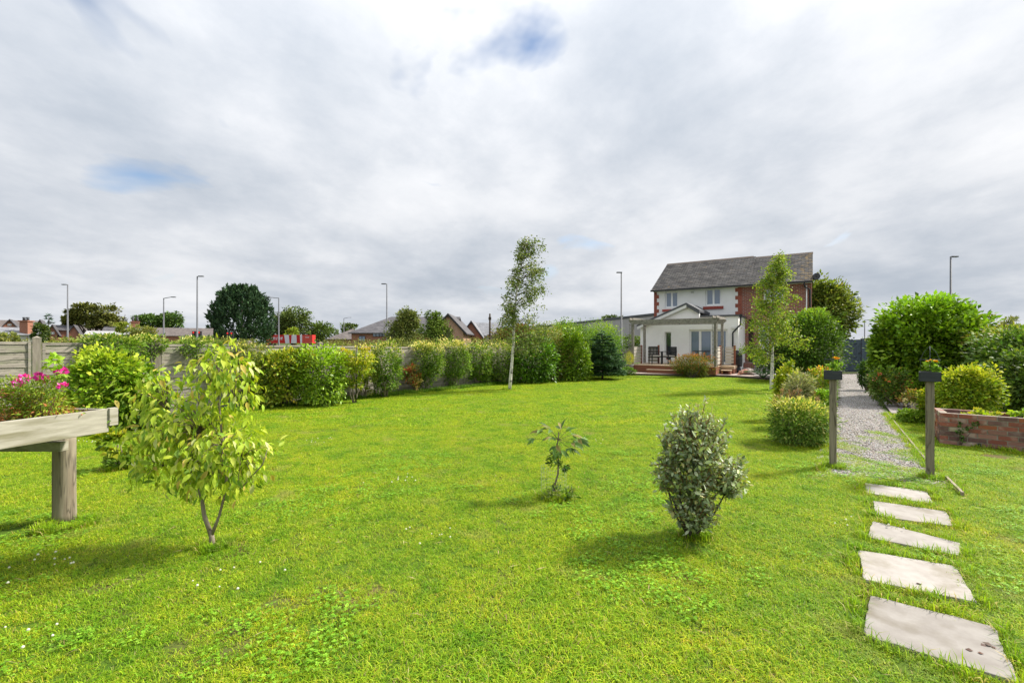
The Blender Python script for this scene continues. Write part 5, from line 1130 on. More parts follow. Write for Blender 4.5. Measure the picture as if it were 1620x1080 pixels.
# ================================================================== timber trough, log leg, geraniums
M_TRW = pmat('trough_wood', (.28, .26, .21), (.40, .375, .31), 5, .85, .4, stretch=(3.5, .6, 9), detail=13, c3=(.20, .185, .12), s3=1.6, bdist=.004)
M_LOG = pmat('log_wood', (.21, .175, .125), (.33, .285, .21), 5, .85, .5, stretch=(5, 5, .45), detail=12, c3=(.17, .13, .09), s3=2.0, bdist=.006, crack=2.2)
C1 = Vector((-3.71, 4.20, 0)); dn = Vector((-.32, -1, 0)).normalized(); dl = Vector((-1, .06, 0)).normalized(); ZT = 1.082; ZB = .872
tr = thing('planting_trough', 'raised weathered timber trough on a thick log leg, left edge of the garden', 'planter', C1 + Vector((0, 0, 0)))
def bd(a, b_, w, h, zc, nm='board', mat=M_TRW, bev=.004): return MB().beam((a.x, a.y, zc), (b_.x, b_.y, zc), w, h).build(nm, mat, tr, bevel=bev)
O = Vector((0, 0, 0)); near = dn * 1.9; far = dl * 1.5
bd(dn * .02, near, .032, ZT - ZB, (ZT + ZB) / 2); 
bd(dl * .035 + dn * .02, far, .032, ZT - ZB - .006, (ZT + ZB) / 2 + .003)
bd(near + dl * .03, near + dl * 1.3, .032, ZT - ZB, (ZT + ZB) / 2); bd(far + dn * .02, far + dn * 1.9, .032, ZT - ZB - .008, (ZT + ZB) / 2)
MB().box((.012, .01, (ZT + ZB) / 2 + .03), (.05, .07, ZT - ZB - .05), rz=math.atan2(dn.y, dn.x) + R(90)).build('corner_block', M_TRW, tr, bevel=.003)
bd(dn * .62 + dl * .02, dn * .62 + dl * 1.4, .03, ZT - ZB - .03, (ZT + ZB) / 2 - .014, 'divider')
mb = MB(); cn = [dn * .03 + dl * .03, near + dl * .03, near + dl * 1.4 , far + dn * .03]
mb.prism([c.xy[:] for c in cn], ZT - .085, ZT - .08); mb.build('soil', M_SOIL, tr); mb = MB(); mb.prism([c.xy[:] for c in cn], ZB + .005, ZB + .02); mb.build('base_panel', M_TRW, tr)
lg = PT(102, 540, 4.29); q = Vector((lg.x, lg.y, 0)) - C1
mb = MB(); prof = []
n = 20; vs = []; fs = []
for i in range(9):
    z = -.03 + (ZB - .002 + .03) * i / 8
    for j in range(n):
        an = 6.283 * j / n; r_ = .083 * (1 + .02 * math.sin(3 * an + i * .6) + .012 * math.sin(7 * an)) * (1.04 - .05 * i / 8); vs.append((q.x + r_ * math.cos(an), q.y + r_ * math.sin(an), z))
for i in range(8):
    for j in range(n): fs.append((i * n + j, i * n + (j + 1) % n, (i + 1) * n + (j + 1) % n, (i + 1) * n + j))
fs += [tuple(range(n))[::-1], tuple(range(8 * n, 9 * n))]; mb.add(vs, fs, True); mb.build('leg', M_LOG, tr)
a_ = PT(102, 540, 4.17) - C1; MB().bx(a_.x - 1.3, a_.x, a_.y - .04, a_.y + .04, .70, .785).build('cross_beam', M_TRW, tr, bevel=.004)
mb = MB(); mb.lathe([(.083, -.03), (.083, .4), (.08, ZB)], (near.x - .5, near.y + .2, 0), 16); mb.build('leg', M_LOG, tr)
# geranium
gb_ = PT(48, 540, 4.02); gb_.z = 1.0
ge = thing('geranium_plant', 'straggly geranium with bright magenta flowers growing in the timber trough', 'plant', gb_)
S = lambda px, py, dy=0.0: PT(px, py, 4.02 + dy) - gb_
mb = MB(); FLW = [(38, 598, 13), (28, 606, 14), (62, 595, 13), (73, 600, 12), (97, 588, 14), (100, 611, 13), (6, 622, 13), (17, 625, 12), (90, 588, 8)]
for px, py, s_ in FLW: mb.tube(wob((rnd.uniform(-.15, .2), rnd.uniform(-.08, .08), 0), S(px, py + 3), 4, .06), [.004, .004, .0035, .003, .002], 5)
for k in range(34):
    x = rnd.uniform(-.36, .34); mb.tube(wob((x * .7, rnd.uniform(-.1, .1), -.02), (x + rnd.uniform(-.1, .1), rnd.uniform(-.14, .14), rnd.uniform(.06, .30)), 4, .10), [.005, .004, .003, .002, .0015], 5)
mb.build('stems', pmat('reddish_stem', (.22, .09, .06), (.16, .17, .06), 8, .7), ge, kind='stuff')
foliage('foliage', [dict(c=(-.03, 0, .16), r=(.40, .17, .17), n=1500, leaf=.036, pal=[(.19, .30, .03), (.14, .24, .03), (.28, .36, .05), (.36, .14, .07), (.34, .26, .08)], w=[4, 3, 2, 1, .7], t=T_LONG, shell=.4, zmin=-.02), dict(c=(.05, 0, .30), r=(.30, .14, .10), n=500, leaf=.034, pal=[(.15, .24, .04), (.2, .3, .05)], t=T_LONG, shell=.4),
                    dict(c=(-.02, 0, .04), r=(.40, .17, .06), n=500, leaf=.034, pal=[(.35, .12, .08), (.42, .2, .12), (.22, .17, .08)], t=T_LONG, zmin=-.03)], ge, origin=(0, 0, 0))
foliage('foliage', [dict(c=tuple(S(86, 573)), r=(.05, .04, .06), n=26, leaf=.05, pal=[(.22, .38, .04)], t=T_WIDE, zmin=-9), dict(c=tuple(S(92, 590)), r=(.06, .04, .05), n=20, leaf=.045, pal=[(.17, .32, .04)], t=T_WIDE, zmin=-9)], ge)
M_PET = leafmat('petal', .5, .2, .3)
for px, py, s_ in FLW:
    c = np.array(S(px, py, rnd.uniform(-.05, .05))); n = 20; r_ = s_ / 720 * 4.02 * .6; d = norm(rng.standard_normal((n, 3)) + np.array([0, -.2, .35])); P = c + d * r_ * .35 * np.array([1.3, 1, .7]); C = pick([(.80, .05, .46), (.70, .03, .36), (.85, .22, .58)], [3, 2, 1], n, jit=.08)
    V, F, CC = leaf_arrays(P, d + rng.standard_normal((n, 3)) * .3, norm(np.cross(d, rng.standard_normal((n, 3)))), r_ * .85 + 0 * P[:, 0], T_WIDE, C, 1.5); link('flower', raw_mesh('flower', V, F, M_PET, CC), ge)
# ================================================================== brick raised bed
M_BR = [pmat('old_brick_%s' % nm, a, b_, 14, .92, .5, detail=8, c3=c3, s3=5, bdist=.005) for nm, a, b_, c3 in (
    ('red', (.30, .10, .065), (.23, .085, .06), (.40, .30, .25)), ('pink', (.34, .17, .13), (.27, .14, .11), (.45, .36, .30)), ('dark', (.13, .075, .065), (.19, .10, .085), (.26, .2, .17)), ('orange', (.38, .13, .06), (.30, .10, .05), (.3, .17, .12)), ('pale', (.42, .36, .25), (.36, .28, .2), (.3, .25, .2)))]
M_MORT = pmat('old_mortar', (.20, .17, .14), (.32, .28, .23), 16, 1, .5)
BA = Vector((7.13, 7.58, 0)); BU = Vector((.745, -.56, 0)).normalized(); BN = Vector((-BU.y, BU.x, 0)); BL = 3.0; BD = .72
bed = thing('brick_raised_bed', 'low raised bed walled in old mixed red bricks on the right', 'raised bed', BA, math.atan2(BU.y, BU.x))
bm_ = [MB().box((0, 0, 0), (.208, .098, .0615)).mesh('brick', m_) for m_ in M_BR]; bh_ = [MB().box((0, 0, 0), (.098, .098, .0615)).mesh('brick', m_) for m_ in M_BR]
for m_ in bm_ + bh_:
    for v in m_.vertices: v.co += Vector((rnd.uniform(-.003, .003), rnd.uniform(-.002, .002), rnd.uniform(-.002, .002)))
wts = [4, 4, 4, 1.6, .5]
HB = 7; RH = .0745
core = MB(); core.bx(.006, BL, .006, .094, 0, HB * RH - .008); core.bx(.008, BL, BD - .094, BD - .008, 0, HB * RH - .010); core.bx(.008, .094, .094, BD - .094, 0, HB * RH - .009); core.build('mortar', M_MORT, bed)
for c in range(HB):
    z = c * RH + .034; x = 0.0 if c % 2 == 0 else -.112 + .112; first = c % 2
    x = 0.0
    if c % 2: link('brick', rnd.choices(bh_, wts)[0], bed, (.049, .049, z)); x = .11
    while x < BL - .05:
        if c == 0 and (abs(x - .55) < .12 or abs(x - 1.2) < .12): 
            MB().bx(x - .002, x + .034, .002, .03, .004, .066).build('weep_hole', M_BLACK, bed); x += .04
        o = link('brick', rnd.choices(bm_, wts)[0], bed, (x + .106, .049 + rnd.uniform(-.004, .003), z), (rnd.uniform(-.02, .02), rnd.uniform(-.008, .008), rnd.uniform(-.012, .012))); x += .2235
    y = .11 if c % 2 == 0 else .0; 
    while y < BD - .15:
        link('brick', rnd.choices(bm_, wts)[0], bed, (.049 + rnd.uniform(-.003, .003), y + .106 + (.11 if c % 2 else 0), z), (0, 0, R(90) + rnd.uniform(-.01, .01))); y += .2235
    if c == 0: continue
    x = 0.0 if c % 2 else .11
    while x < BL - .05:
        link('brick', rnd.choices(bm_, wts)[0], bed, (x + .106, BD - .049, z), (0, 0, 0)); x += .2235
MB().bx(.10, BL, .10, BD - .10, .0, HB * RH - .10).build('soil', M_SOIL, bed)
tb = hloc(0, 0); p_ = BA + BU * .95 + BN * .4
bush('strawberry_plants', 'low bright leafy plants growing inside the brick bed at the right edge', 'plants', [dict(c=(p_.x + .3, p_.y - .2, .56), r=(.34, .24, .08), n=420, leaf=.075, pal=[(.2, .34, .03), (.28, .4, .04), (.13, .24, .03)], t=T_WIDE, up=.8), dict(c=(p_.x - .35, p_.y + .25, .47), r=(.3, .14, .05), n=160, leaf=.06, pal=YELG, t=T_WIDE)], nst=0, base=(p_.x, p_.y, .42))
iv = BA + BU * .22
bush('ivy_sprig', 'small ivy sprig clinging to the left end of the brick bed front', 'plant', [dict(c=(iv.x - .01, iv.y - .06, .22), r=(.10, .03, .15), n=60, leaf=.035, pal=DARKG, t=T_WIDE, shell=.5), dict(c=(iv.x + .16, iv.y - .12, .38), r=(.10, .03, .06), n=36, leaf=.032, pal=DARKG, t=T_WIDE, shell=.5)], nst=4, r0=.004, base=(iv.x, iv.y - .04, .05))
# ================================================================== posts with flower boxes
M_PO = pmat('grey_brown_post', (.15, .125, .09), (.25, .215, .165), 6, .9, .4, stretch=(7, 7, .5), detail=10, crack=2.5)
M_SLT = pmat('slate_box', (.022, .026, .033), (.045, .05, .06), 6, .55, .5, stretch=(.6, .6, 5), bdist=.006)
def flowerpost(px, py, top, lab1, lab2, flowers, ang, hasframe):
    g = GP(px, py); g.y += .05
    t = thing('post', lab1, 'post', g, ang, 'pair of garden posts flanking the gravel path'); zt = 1.7 - (top - 540) / 720 * g.y
    MB().bx(-.041, .041, -.041, .041, -.05, zt).build('shaft', M_PO, t, bevel=.006)
    b = thing('flower_box', lab2, 'planter', g + Vector((0, 0, zt + .001)), ang, 'slate flower boxes on the two posts')
    w = .094
    for s_ in (-1, 1): MB().bx(-w, w, s_ * .068 - .008, s_ * .068 + .008, 0, .118).build('side_panel', M_SLT, b, bevel=.002); MB().bx(s_ * w - .008 if s_ > 0 else s_ * w - .008 + .0, s_ * w + .008, -.0595, .0595, 0.002, .116).build('side_panel', M_SLT, b)
    MB().bx(-w + .01, w - .01, -.059, .059, .0, .02).build('base', M_SLT, b); MB().bx(-w + .01, w - .01, -.058, .058, .03, .10).build('soil', M_SOIL, b)
    pl = thing('marigold_plant', lab1.replace('post', 'flower').split(' with')[0][:0] + flowers[0], 'plant', g + Vector((0, 0, zt + .10)), ang)
    foliage('foliage', [dict(c=(.03, 0, .085), r=(.07, .055, .075), n=110, leaf=.036, pal=[(.16, .30, .04), (.22, .38, .06), (.11, .22, .03)], t=T_WIDE, shell=.35)], pl)
    stems('stem', pmat('green_stem', (.14, .22, .05)), pl, (.02, 0, 0), [(x, 0, z) for x, z in flowers[1]], .003, .6)
    for x, z in flowers[1]:
        n = 14; d = norm(np.stack([rng.standard_normal(n), rng.standard_normal(n) - .4, rng.random(n) * .6], 1)); P_ = np.array([x, -.01, z]) + d * .006; C = pick([(.85, .50, .015), (.85, .36, .01)], [3, 1], n, jit=.06)
        V, F, CC = leaf_arrays(P_, d, np.array([0, 0, 1.0]) + .3 * rng.standard_normal((n, 3)), .030 + 0 * P_[:, 0], T_WIDE, C, 1.2); link('flower', raw_mesh('flower', V, F, M_PET, CC), pl)
    fm = thing('wire_cloche', flowers[2], 'wire frame', g + Vector((0, 0, zt + .119)), ang); r_ = .0035
    M_W = pmat('dark_wire', (.09, .10, .12), rough=.5, metal=.6)
    H = .32 if hasframe else .27; sh = .16
    MB().tube([(-.10, 0, .15), (.10, 0, .15)], .005, 5).build('bar', M_W, fm)
    MB().tube([(-.088, 0, 0), (-.088, 0, .15), (-.06, 0, .24), (0, 0, H), (.06, 0, .24), (.088, 0, .15), (.088, 0, 0)], .0022, 5).tube([(0, -.06, 0), (0, -.06, .15), (0, -.04, .24), (0, 0, H), (0, .04, .24), (0, .06, .15), (0, .06, 0)], .0022, 5).build('hoop', M_W, fm)
flowerpost(1322, 741, 600, 'left square wooden post carrying a slate flower box', 'dark slate box on the left post, with a leafy orange-flowered plant', ('leafy bright green plant with one orange flower in the left post box', [(.04, .17), (.02, .19), (.05, .185)], 'thin dark wire hoops over the left post box'), R(-36), False)
flowerpost(1477, 757, 603, 'right square wooden post carrying a slate flower box', 'dark slate box on the right post, below the pointed wire hoops', ('small plant with two deep orange flowers in the right post box', [(-.015, .145), (.03, .148), (.0, .15), (.05, .145)], 'pointed dark wire hoops over the right post box'), R(-40), True)
# ================================================================== beyond the garden
def strip_hedge(name, label, pts, h, depth, n, leaf, pal, **k):
    c = pts[len(pts) // 2]; t = thing(name, label, 'hedge', (c[0], c[1], 0)); bl = []
    for (x0, y0), (x1, y1) in zip(pts[:-1], pts[1:]):
        L_ = math.hypot(x1 - x0, y1 - y0); m_ = max(1, int(L_ / (h * 1.5)))
        for i in range(m_):
            u = (i + .5) / m_; hh = h * rnd.uniform(.93, 1.06); bl.append(dict(c=(x0 + (x1 - x0) * u - c[0], y0 + (y1 - y0) * u - c[1], hh / 2), r=(L_ / m_ * .62, depth, hh / 2), n=max(60, int(n * L_ / sum(math.hypot(pts[j + 1][0] - pts[j][0], pts[j + 1][1] - pts[j][1]) for j in range(len(pts) - 1)) / m_)), leaf=leaf, pal=pal, p=4, shell=.12, **k))
    foliage('foliage', bl, t)
    stems('stem', M_BARK, t, (0, 0, 0), [(rnd.uniform(-1, 1), 0, h * .8) for _ in range(5)], .04, .3)
    return t
HP = [(.13, .17, .055), (.17, .21, .07), (.10, .13, .045), (.22, .24, .10)]
strip_hedge('field_hedge', 'long low clipped hedge beyond the timber fence, right of the red lorry', [(PT(500, 540, 27).x, 27), (PT(560, 540, 28).x, 28), (PT(790, 540, 33).x, 33), (PT(860, 540, 36).x, 36)], 1.74, .5, 15000, .10, HP)
strip_hedge('field_hedge', 'long low clipped hedge beyond the timber fence, left of the red lorry', [(PT(60, 540, 19).x, 19), (PT(300, 540, 23).x, 23), (PT(408, 540, 25).x, 25)], 1.70, .5, 12000, .10, HP)
strip_hedge('roadside_hedge', 'second hedge line by the road, left of the red lorry', [(PT(-40, 540, 70).x, 70), (PT(235, 540, 78).x, 78), (PT(405, 540, 95).x, 95)], 1.9, .9, 7000, .28, HP)
strip_hedge('roadside_hedge', 'hedge by the grey warehouse, seen through the pergola posts', [(PT(880, 540, 60).x, 60), (PT(1045, 540, 62).x, 62)], 2.3, .8, 4000, .25, [(.09, .15, .04), (.13, .2, .05), (.06, .1, .03)])
strip_hedge('roadside_hedge', 'dark hedge beyond the blue gate and laurel', [(PT(1340, 540, 45).x, 45), (PT(1700, 540, 40).x, 40)], 2.0, .8, 4500, .2, HP)
def tree(name, label, x0, x1, y0, y1, D, n, leaf, pal=None, trunk_to=None, lobes=None, group='trees beyond the road', **k):
    pal = pal or FARG; bl = []
    for l in (lobes or [(x0, x1, y0, y1)]): bl.append(box_blob(*l, D, .8, n=int(n / len(lobes or [1])), leaf=leaf, pal=pal, lump=.2, **k))
    cx = (x0 + x1) / 2; b = PT(cx, 540, D); t = thing(name, label, 'tree', (b.x, b.y, 0), 0, group)
    for q in bl: q['c'] = tuple(np.array(q['c']) - np.array([b.x, b.y, 0]))
    foliage('crown', bl, t, M_NEEDLE)
    H = 1.7 - (y0 - 540) / 720 * D; r0 = H * .025
    stems('trunk', M_DBARK, t, (0, 0, 0), [np.array(q['c']) + norm(rng.standard_normal(3)) * np.array(q['r']) * .45 for q in bl for _ in range(3)], r0, .2)
    return t
OAK = [(.10, .12, .035), (.14, .16, .05), (.07, .085, .025)]
tree('oak_tree', 'broad flat-topped oak with dark bare limbs behind the left houses', 105, 195, 482, 532, 105, 5200, .55, OAK, lobes=[(103, 136, 492, 516), (112, 153, 483, 503), (148, 182, 485, 512), (160, 196, 499, 520), (100, 118, 500, 520), (135, 165, 503, 517)])
t = thing('dead_branch_tree', 'bare dead branches right of the oak crown', 'tree', (PT(193, 540, 104).x, 104, 0), 0, 'trees beyond the road'); S_ = lambda px, py: PT(px, py, 104) - t.location
stems('branch', M_DBARK, t, S_(186, 530), [S_(192, 500), S_(198, 497), S_(203, 503), S_(197, 508), S_(207, 508), S_(189, 505)], .22, .15)
tree('ash_tree', 'low rounded green tree above the chimney, left of the bent-arm lamp', 215, 256, 500, 520, 130, 1500, .6, [(.05, .10, .03), (.08, .15, .04)])
tree('ash_tree', 'rounded green tree just right of the bent-arm lamp', 250, 288, 497, 519, 132, 1500, .6, [(.05, .11, .03), (.09, .16, .05)])
conifer('monkey_puzzle_tree', 'small tiered pale conifer between the left house roofs and the oak', PT(77, 540, 120) * 1 - Vector((0, 0, 1.7)), 8.6, 3.0, 500, 1.0, [(.06, .11, .07), (.09, .14, .10)], 8, .2, 'trees beyond the road')
bush('roadside_shrub', 'small dark bush in front of the left terrace of houses', 'shrub', [box_blob(53, 75, 514, 542, 60, .8, n=900, leaf=.3, pal=[(.05, .09, .03), (.08, .12, .04)])], 'bushes by the road', nst=4)
bush('roadside_shrub', 'flat green bush at the far left edge above the fence', 'shrub', [box_blob(-14, 24, 528, 545, 40, .8, n=900, leaf=.2, pal=HP)], 'bushes by the road', nst=4)
bush('roadside_shrub', 'mounded olive bush in front of the long brick bungalow', 'shrub', [box_blob(205, 246, 519, 545, 55, .8, n=1500, leaf=.25, pal=HP)], 'bushes by the road', nst=4)
bush('roadside_shrub', 'yellow-green bush on top of the pale low roof', 'shrub', [box_blob(182, 208, 512, 524, 85, .8, n=500, leaf=.35, pal=[(.16, .22, .04), (.22, .27, .06)])], 'bushes by the road', nst=4)
# the big cypress: upswept sprays
def cypress(label, x0, x1, y0, D):
    b = PT((x0 + x1) / 2, 540, D); b.z = 0; H = 1.7 + (540 - y0) / 720 * D; Rm = (x1 - x0) / 2 / 720 * D; t = thing('cypress_tree', label, 'tree', b, 0, 'trees beyond the road'); P = []; T = []
    for i in range(620):
        f = rnd.random() ** .8; z = H * (.05 + .86 * f); prof = math.sqrt(max(0, 1 - ((f - .25) / .80) ** 2)) if f > .25 else .85 + .6 * f; rad = Rm * min(1, prof) * rnd.uniform(.55, 1.0); an = rnd.uniform(0, 6.283)
        c = np.array([math.cos(an) * rad, math.sin(an) * rad, z]); d = norm(np.array([math.cos(an) * .7, math.sin(an) * .7, .75 + f])); L_ = H * .13 * rnd.uniform(.7, 1.2); m_ = 34
        u = rng.random(m_); P.append(c + d * ((u - .5) * L_)[:, None] + rng.standard_normal((m_, 3)) * (.42 * (1.15 - u))[:, None]); T.append(norm(d + rng.standard_normal((m_, 3)) * .4))
    P = np.concatenate(P); T = np.concatenate(T); C = pick([(.035, .075, .035), (.055, .105, .045), (.08, .14, .06)], [2, 2, 1], len(P), jit=.2); Nn = rng.standard_normal((len(P), 3)) + np.array([0, 0, .8])
    V, F, CC = leaf_arrays(P, T, Nn, .85 * (.6 + .7 * rng.random(len(P))), T_TUFT, C, .7); link('crown', raw_mesh('crown', V, F, M_NEEDLE, CC), t, kind='stuff')
    MB().tube([(0, 0, -.1), (0, 0, H * .85)], [.5, .1]).build('trunk', M_DBARK, t)
cypress('big dark evergreen cypress towering left of the red lorry', 336, 430, 449, 125)
tree('sycamore_tree', 'rounded green tree behind the red lorry, right of the dark cypress', 438, 490, 486, 540, 165, 3600, .75, lobes=[(438, 486, 488, 520), (445, 490, 500, 535), (432, 455, 500, 530)])
tree('willow_tree', 'low spreading tree at the right end of the red lorry', 486, 530, 514, 540, 165, 1500, .8, [(.07, .12, .03), (.10, .16, .045)])
tree('willow_tree', 'bright yellow-green young tree rising behind the lorry trailer', 452, 474, 518, 540, 158, 400, .8, [(.22, .30, .04), (.16, .24, .04)])
tree('willow_tree', 'small rounded tree top behind the brown roofed house', 538, 562, 512, 525, 175, 500, .8)
tree('roadside_tree', 'olive green bushy tree in front of the big slate roof', 615, 665, 493, 545, 48, 3400, .24, [(.13, .18, .06), (.17, .21, .08), (.09, .12, .04)], lobes=[(618, 660, 496, 545), (612, 668, 512, 545), (635, 662, 492, 520)])
tree('roadside_tree', 'brighter green bushy tree beside the brick gable', 664, 712, 495, 545, 46, 3400, .22, [(.11, .18, .04), (.14, .22, .05), (.07, .12, .03)], lobes=[(666, 708, 507, 545), (676, 698, 495, 525), (690, 714, 520, 545)])
t = thing('bare_shrub', 'brown twiggy dying branches in front of the brick gable', 'shrub', (PT(712, 540, 44).x, 44, 0)); S_ = lambda px, py: PT(px, py, 44) - t.location
stems('branch', M_DBARK, t, S_(705, 540), [S_(716, 510), S_(709, 508), S_(719, 514), S_(712, 522), S_(722, 520), S_(700, 515)], .05, .2)
tree('roadside_tree', 'reddish green shrubby tree behind the first birch, before the orange building', 785, 862, 518, 545, 34, 2200, .18, [(.10, .13, .03), (.20, .12, .05), (.13, .17, .04)])
tree('roadside_tree', 'distant treetops over the grey warehouse roof', 955, 980, 500, 512, 190, 500, .8)

M_BRF = brickmat('far_brick', (.36, .13, .075), (.30, .10, .06), (.33, .22, .16)); M_BRP = brickmat('pale_brick', (.50, .27, .18), (.44, .23, .15), (.45, .33, .26))
M_RF = tilemat('far_slate', (.075, .072, .078), (.115, .11, .115), None, .5, .4); M_RFL = tilemat('far_pale_roof', (.17, .175, .19), (.22, .225, .24), None, .6, .5); M_RFB = tilemat('far_brown_roof', (.10, .085, .08), (.14, .12, .11), None, .5, .4)
M_WHT = pmat('far_white_wall', (.62, .60, .57), (.54, .52, .5), 1, .9)
def building(name, label, x0, x1, D, ye, yr, depth=8, wallm=None, roofm=None, hipl=0, hipr=0, rz=0.0, gable='x', windows=(), chim=(), barg=True, over=.35, cat='building', base=None):
    """ridge along local x ('x') or a gable facing us ('y'); ye/yr eaves and ridge rows in the photograph"""
    p0 = PT(x0, 540, D); p0.z = 0; k0 = ((x0 + x1) / 2 - 810) / 720; k1 = (x1 - 810) / 720; rz = -math.atan(k0) * .9 if abs(k0) > .3 else rz; w = (k1 * D - p0.x) / (math.cos(rz) - k1 * math.sin(rz)); SC = w / (x1 - x0); ez = 1.7 - (ye - 540) / 720 * D; rz_h = 1.7 - (yr - 540) / 720 * D
    t = thing(name, label, cat, p0, rz); wm = wallm or M_BRF; rm_ = roofm or M_RF; mb = MB()
    if gable == 'x':
        mb.bx(0, w, 0, depth, 0, ez); 
        for x in ((0, .2), (w - .2, w)):
            if (x[0] == 0 and hipl) or (x[0] > 0 and hipr): continue
            mb.add([(x[0], 0.01, ez), (x[1], 0.01, ez), (x[1], depth / 2, rz_h - .08), (x[0], depth / 2, rz_h - .08), (x[0], depth - .01, ez), (x[1], depth - .01, ez)], [(0, 3, 4), (1, 5, 2), (0, 1, 2, 3), (3, 2, 5, 4)])
        mb.build('wall', wm, t); o = over; r = MB(); dz = (rz_h - ez) * o / (depth / 2)
        A = [(-o, -o, ez - dz), (w + o, -o, ez - dz), (w + o - hipr, depth / 2, rz_h), (-o + hipl, depth / 2, rz_h), (-o, depth + o, ez - dz), (w + o, depth + o, ez - dz)]
        Bq = [(a[0], a[1], a[2] + .12) for a in A]; r.add(A + Bq, [(0, 1, 2, 3), (6, 7, 8, 9), (3, 2, 5, 4), (9, 8, 11, 10), (0, 6, 7, 1), (4, 5, 11, 10), (0, 3, 9, 6), (3, 4, 10, 9), (1, 7, 8, 2), (2, 8, 11, 5)] + ([(0, 4, 3), (6, 9, 10)] if hipl else []) + ([(1, 2, 5), (7, 11, 8)] if hipr else [])); r.build('roof', rm_, t)
    else:
        mb.bx(0, w, 0, depth, 0, ez); mb.prism_y([(0.01, ez), (w - .01, ez), (w / 2, rz_h - .1)], 0.001, .25); mb.build('wall', wm, t); o = over; r = MB(); sl = (rz_h - ez) / (w / 2)
        for s_ in (-1, 1):
            e = -o if s_ < 0 else w + o; r.prism_y([(e, ez - sl * o), (w / 2, rz_h), (w / 2, rz_h + .14), (e, ez - sl * o + .14)], -.3, depth + .3)
        r.build('roof', rm_, t)
        r = MB()
        for s_ in (-1, 1):
            e = -o if s_ < 0 else w + o; r.prism_y([(e, ez - sl * o - .2), (w / 2, rz_h - .2), (w / 2, rz_h - .01), (e, ez - sl * o - .01)], -.34, -.302)
        r.build('bargeboard', M_BLACK, t)
    for wx0, wx1, wy0, wy1 in windows:
        a0 = (wx0 - x0) * SC; a1 = (wx1 - x0) * SC; z1 = 1.7 - (wy0 - 540) / 720 * D; z0 = 1.7 - (wy1 - 540) / 720 * D
        f = MB().bx(a0, a1, -.06, -.001, z0, z1).build('window', M_WPVC, t); nn_ = 2; ww = (a1 - a0) / nn_
        for i in range(nn_): MB().bx(a0 + ww * i + .1, a0 + ww * (i + 1) - .1, -.08, -.062, z0 + .1, z1 - .1).build('pane', M_GLASSD, f)
    for cx, cw, cy0, cy1 in chim:
        a0 = (cx - x0) * SC; z1 = 1.7 - (cy0 - 540) / 720 * D; z0 = 1.7 - (cy1 - 540) / 720 * D; cwm = cw / 720 * D
        ch = MB().bx(a0 - cwm / 2, a0 + cwm / 2, depth * .3, depth * .3 + cwm * .7, min(z0, ez), z1).bx(a0 - cwm / 2 - .1, a0 + cwm / 2 + .1, depth * .3 - .1, depth * .3 + cwm * .7 + .1, z1 + .001, z1 + .2).build('chimney', M_BRF, t)
        for s_ in (-.25, .25): MB().lathe([(.22, 0), (.18, .5), (.24, .9), (.2, 1.0)], (a0 + s_ * cwm, depth * .3 + cwm * .35, z1 + .2), 10).build('chimney_pot', M_DTILE, ch)
    return t
building('terraced_house', 'dark roofed brick house at the far left with the chimney rising in front', -60, 67, 118, 519, 504.5, 10, chim=(), roofm=M_RFB)
building('terraced_house', 'brick gable facing the garden at far left, below the long dark roof', 4, 26, 108, 516, 505, 8, gable='y', windows=((12, 18, 512, 515),))
building('brick_gable_house', 'orange brick gable right of the chimney, under the roof end', 56, 70, 112, 516, 505.5, 8, gable='y')
building('brick_gable_house', 'orange brick gable with a white window, left of the first lamp post', 74, 91, 96, 526, 513.5, 8, gable='y', windows=((80, 86, 525, 528.5),))
building('brick_house', 'brick house with grey roof immediately left of the first lamp post', 88, 112, 100, 522, 514, 8)
building('brick_gable_house', 'orange brick gable just right of the first lamp post', 107, 126, 94, 528, 514, 8, gable='y')
building('brick_house', 'low dark roofed house between the right brick gable and the oak', 122, 182, 112, 524, 515, 8, roofm=M_RFB)
building('long_white_barn', 'long low white-walled barn with a pale grey roof at the far left', -80, 72, 74, 528.5, 516.5, 8, M_WHT, M_RFL)
t = thing('chimney_stack', 'broad brick chimney stack with two dark pots above the white barn', 'chimney', (PT(37, 540, 80).x, 80, 0))
MB().bx(-.7, .75, 0, .9, 0, 1.7 + 31.5 / 720 * 80).bx(-.85, .9, -.15, 1.05, 1.701 + 31.5 / 720 * 80, 1.9 + 31.5 / 720 * 80).build('stack', M_BRF, t)
for x in (-.35, .3): MB().lathe([(.24, 0), (.18, .3), (.24, .5), (.2, .6)], (x, .45, 1.9 + 31.5 / 720 * 80), 10).build('chimney_pot', M_DTILE, t)
building('low_shed', 'long low pale-roofed shed in front of the oak', 137, 208, 88, 529, 523.5, 7, M_WHT, pmat('near_white_roof', (.34, .34, .34), (.28, .28, .28), 1, .8))
building('bungalow', 'hidden pale gabled house with brick chimney between the oak and ash trees', 165, 222, 100, 523, 516, 8, M_WHT, M_RF, chim=((212, 11, 508, 525),))
building('bungalow', 'long low brick bungalow with grey roof behind the tallest lamp post', 232, 334, 98, 530.5, 518, 9, M_BRF, M_RFB, windows=((321, 328, 533, 539), (284, 293, 532, 537)))
building('brown_roofed_house', 'brown pyramid-roofed building left of the big slate roof', 519, 578, 92, 536, 519, 11, M_BRF, M_RFB, hipl=5, hipr=3)
big = building('community_hall', 'large brick building with a hipped slate roof and dark glazed strip', 556, 716, 62, 526, 498.5, 12, M_BRF, M_RF, hipl=4.2, windows=())
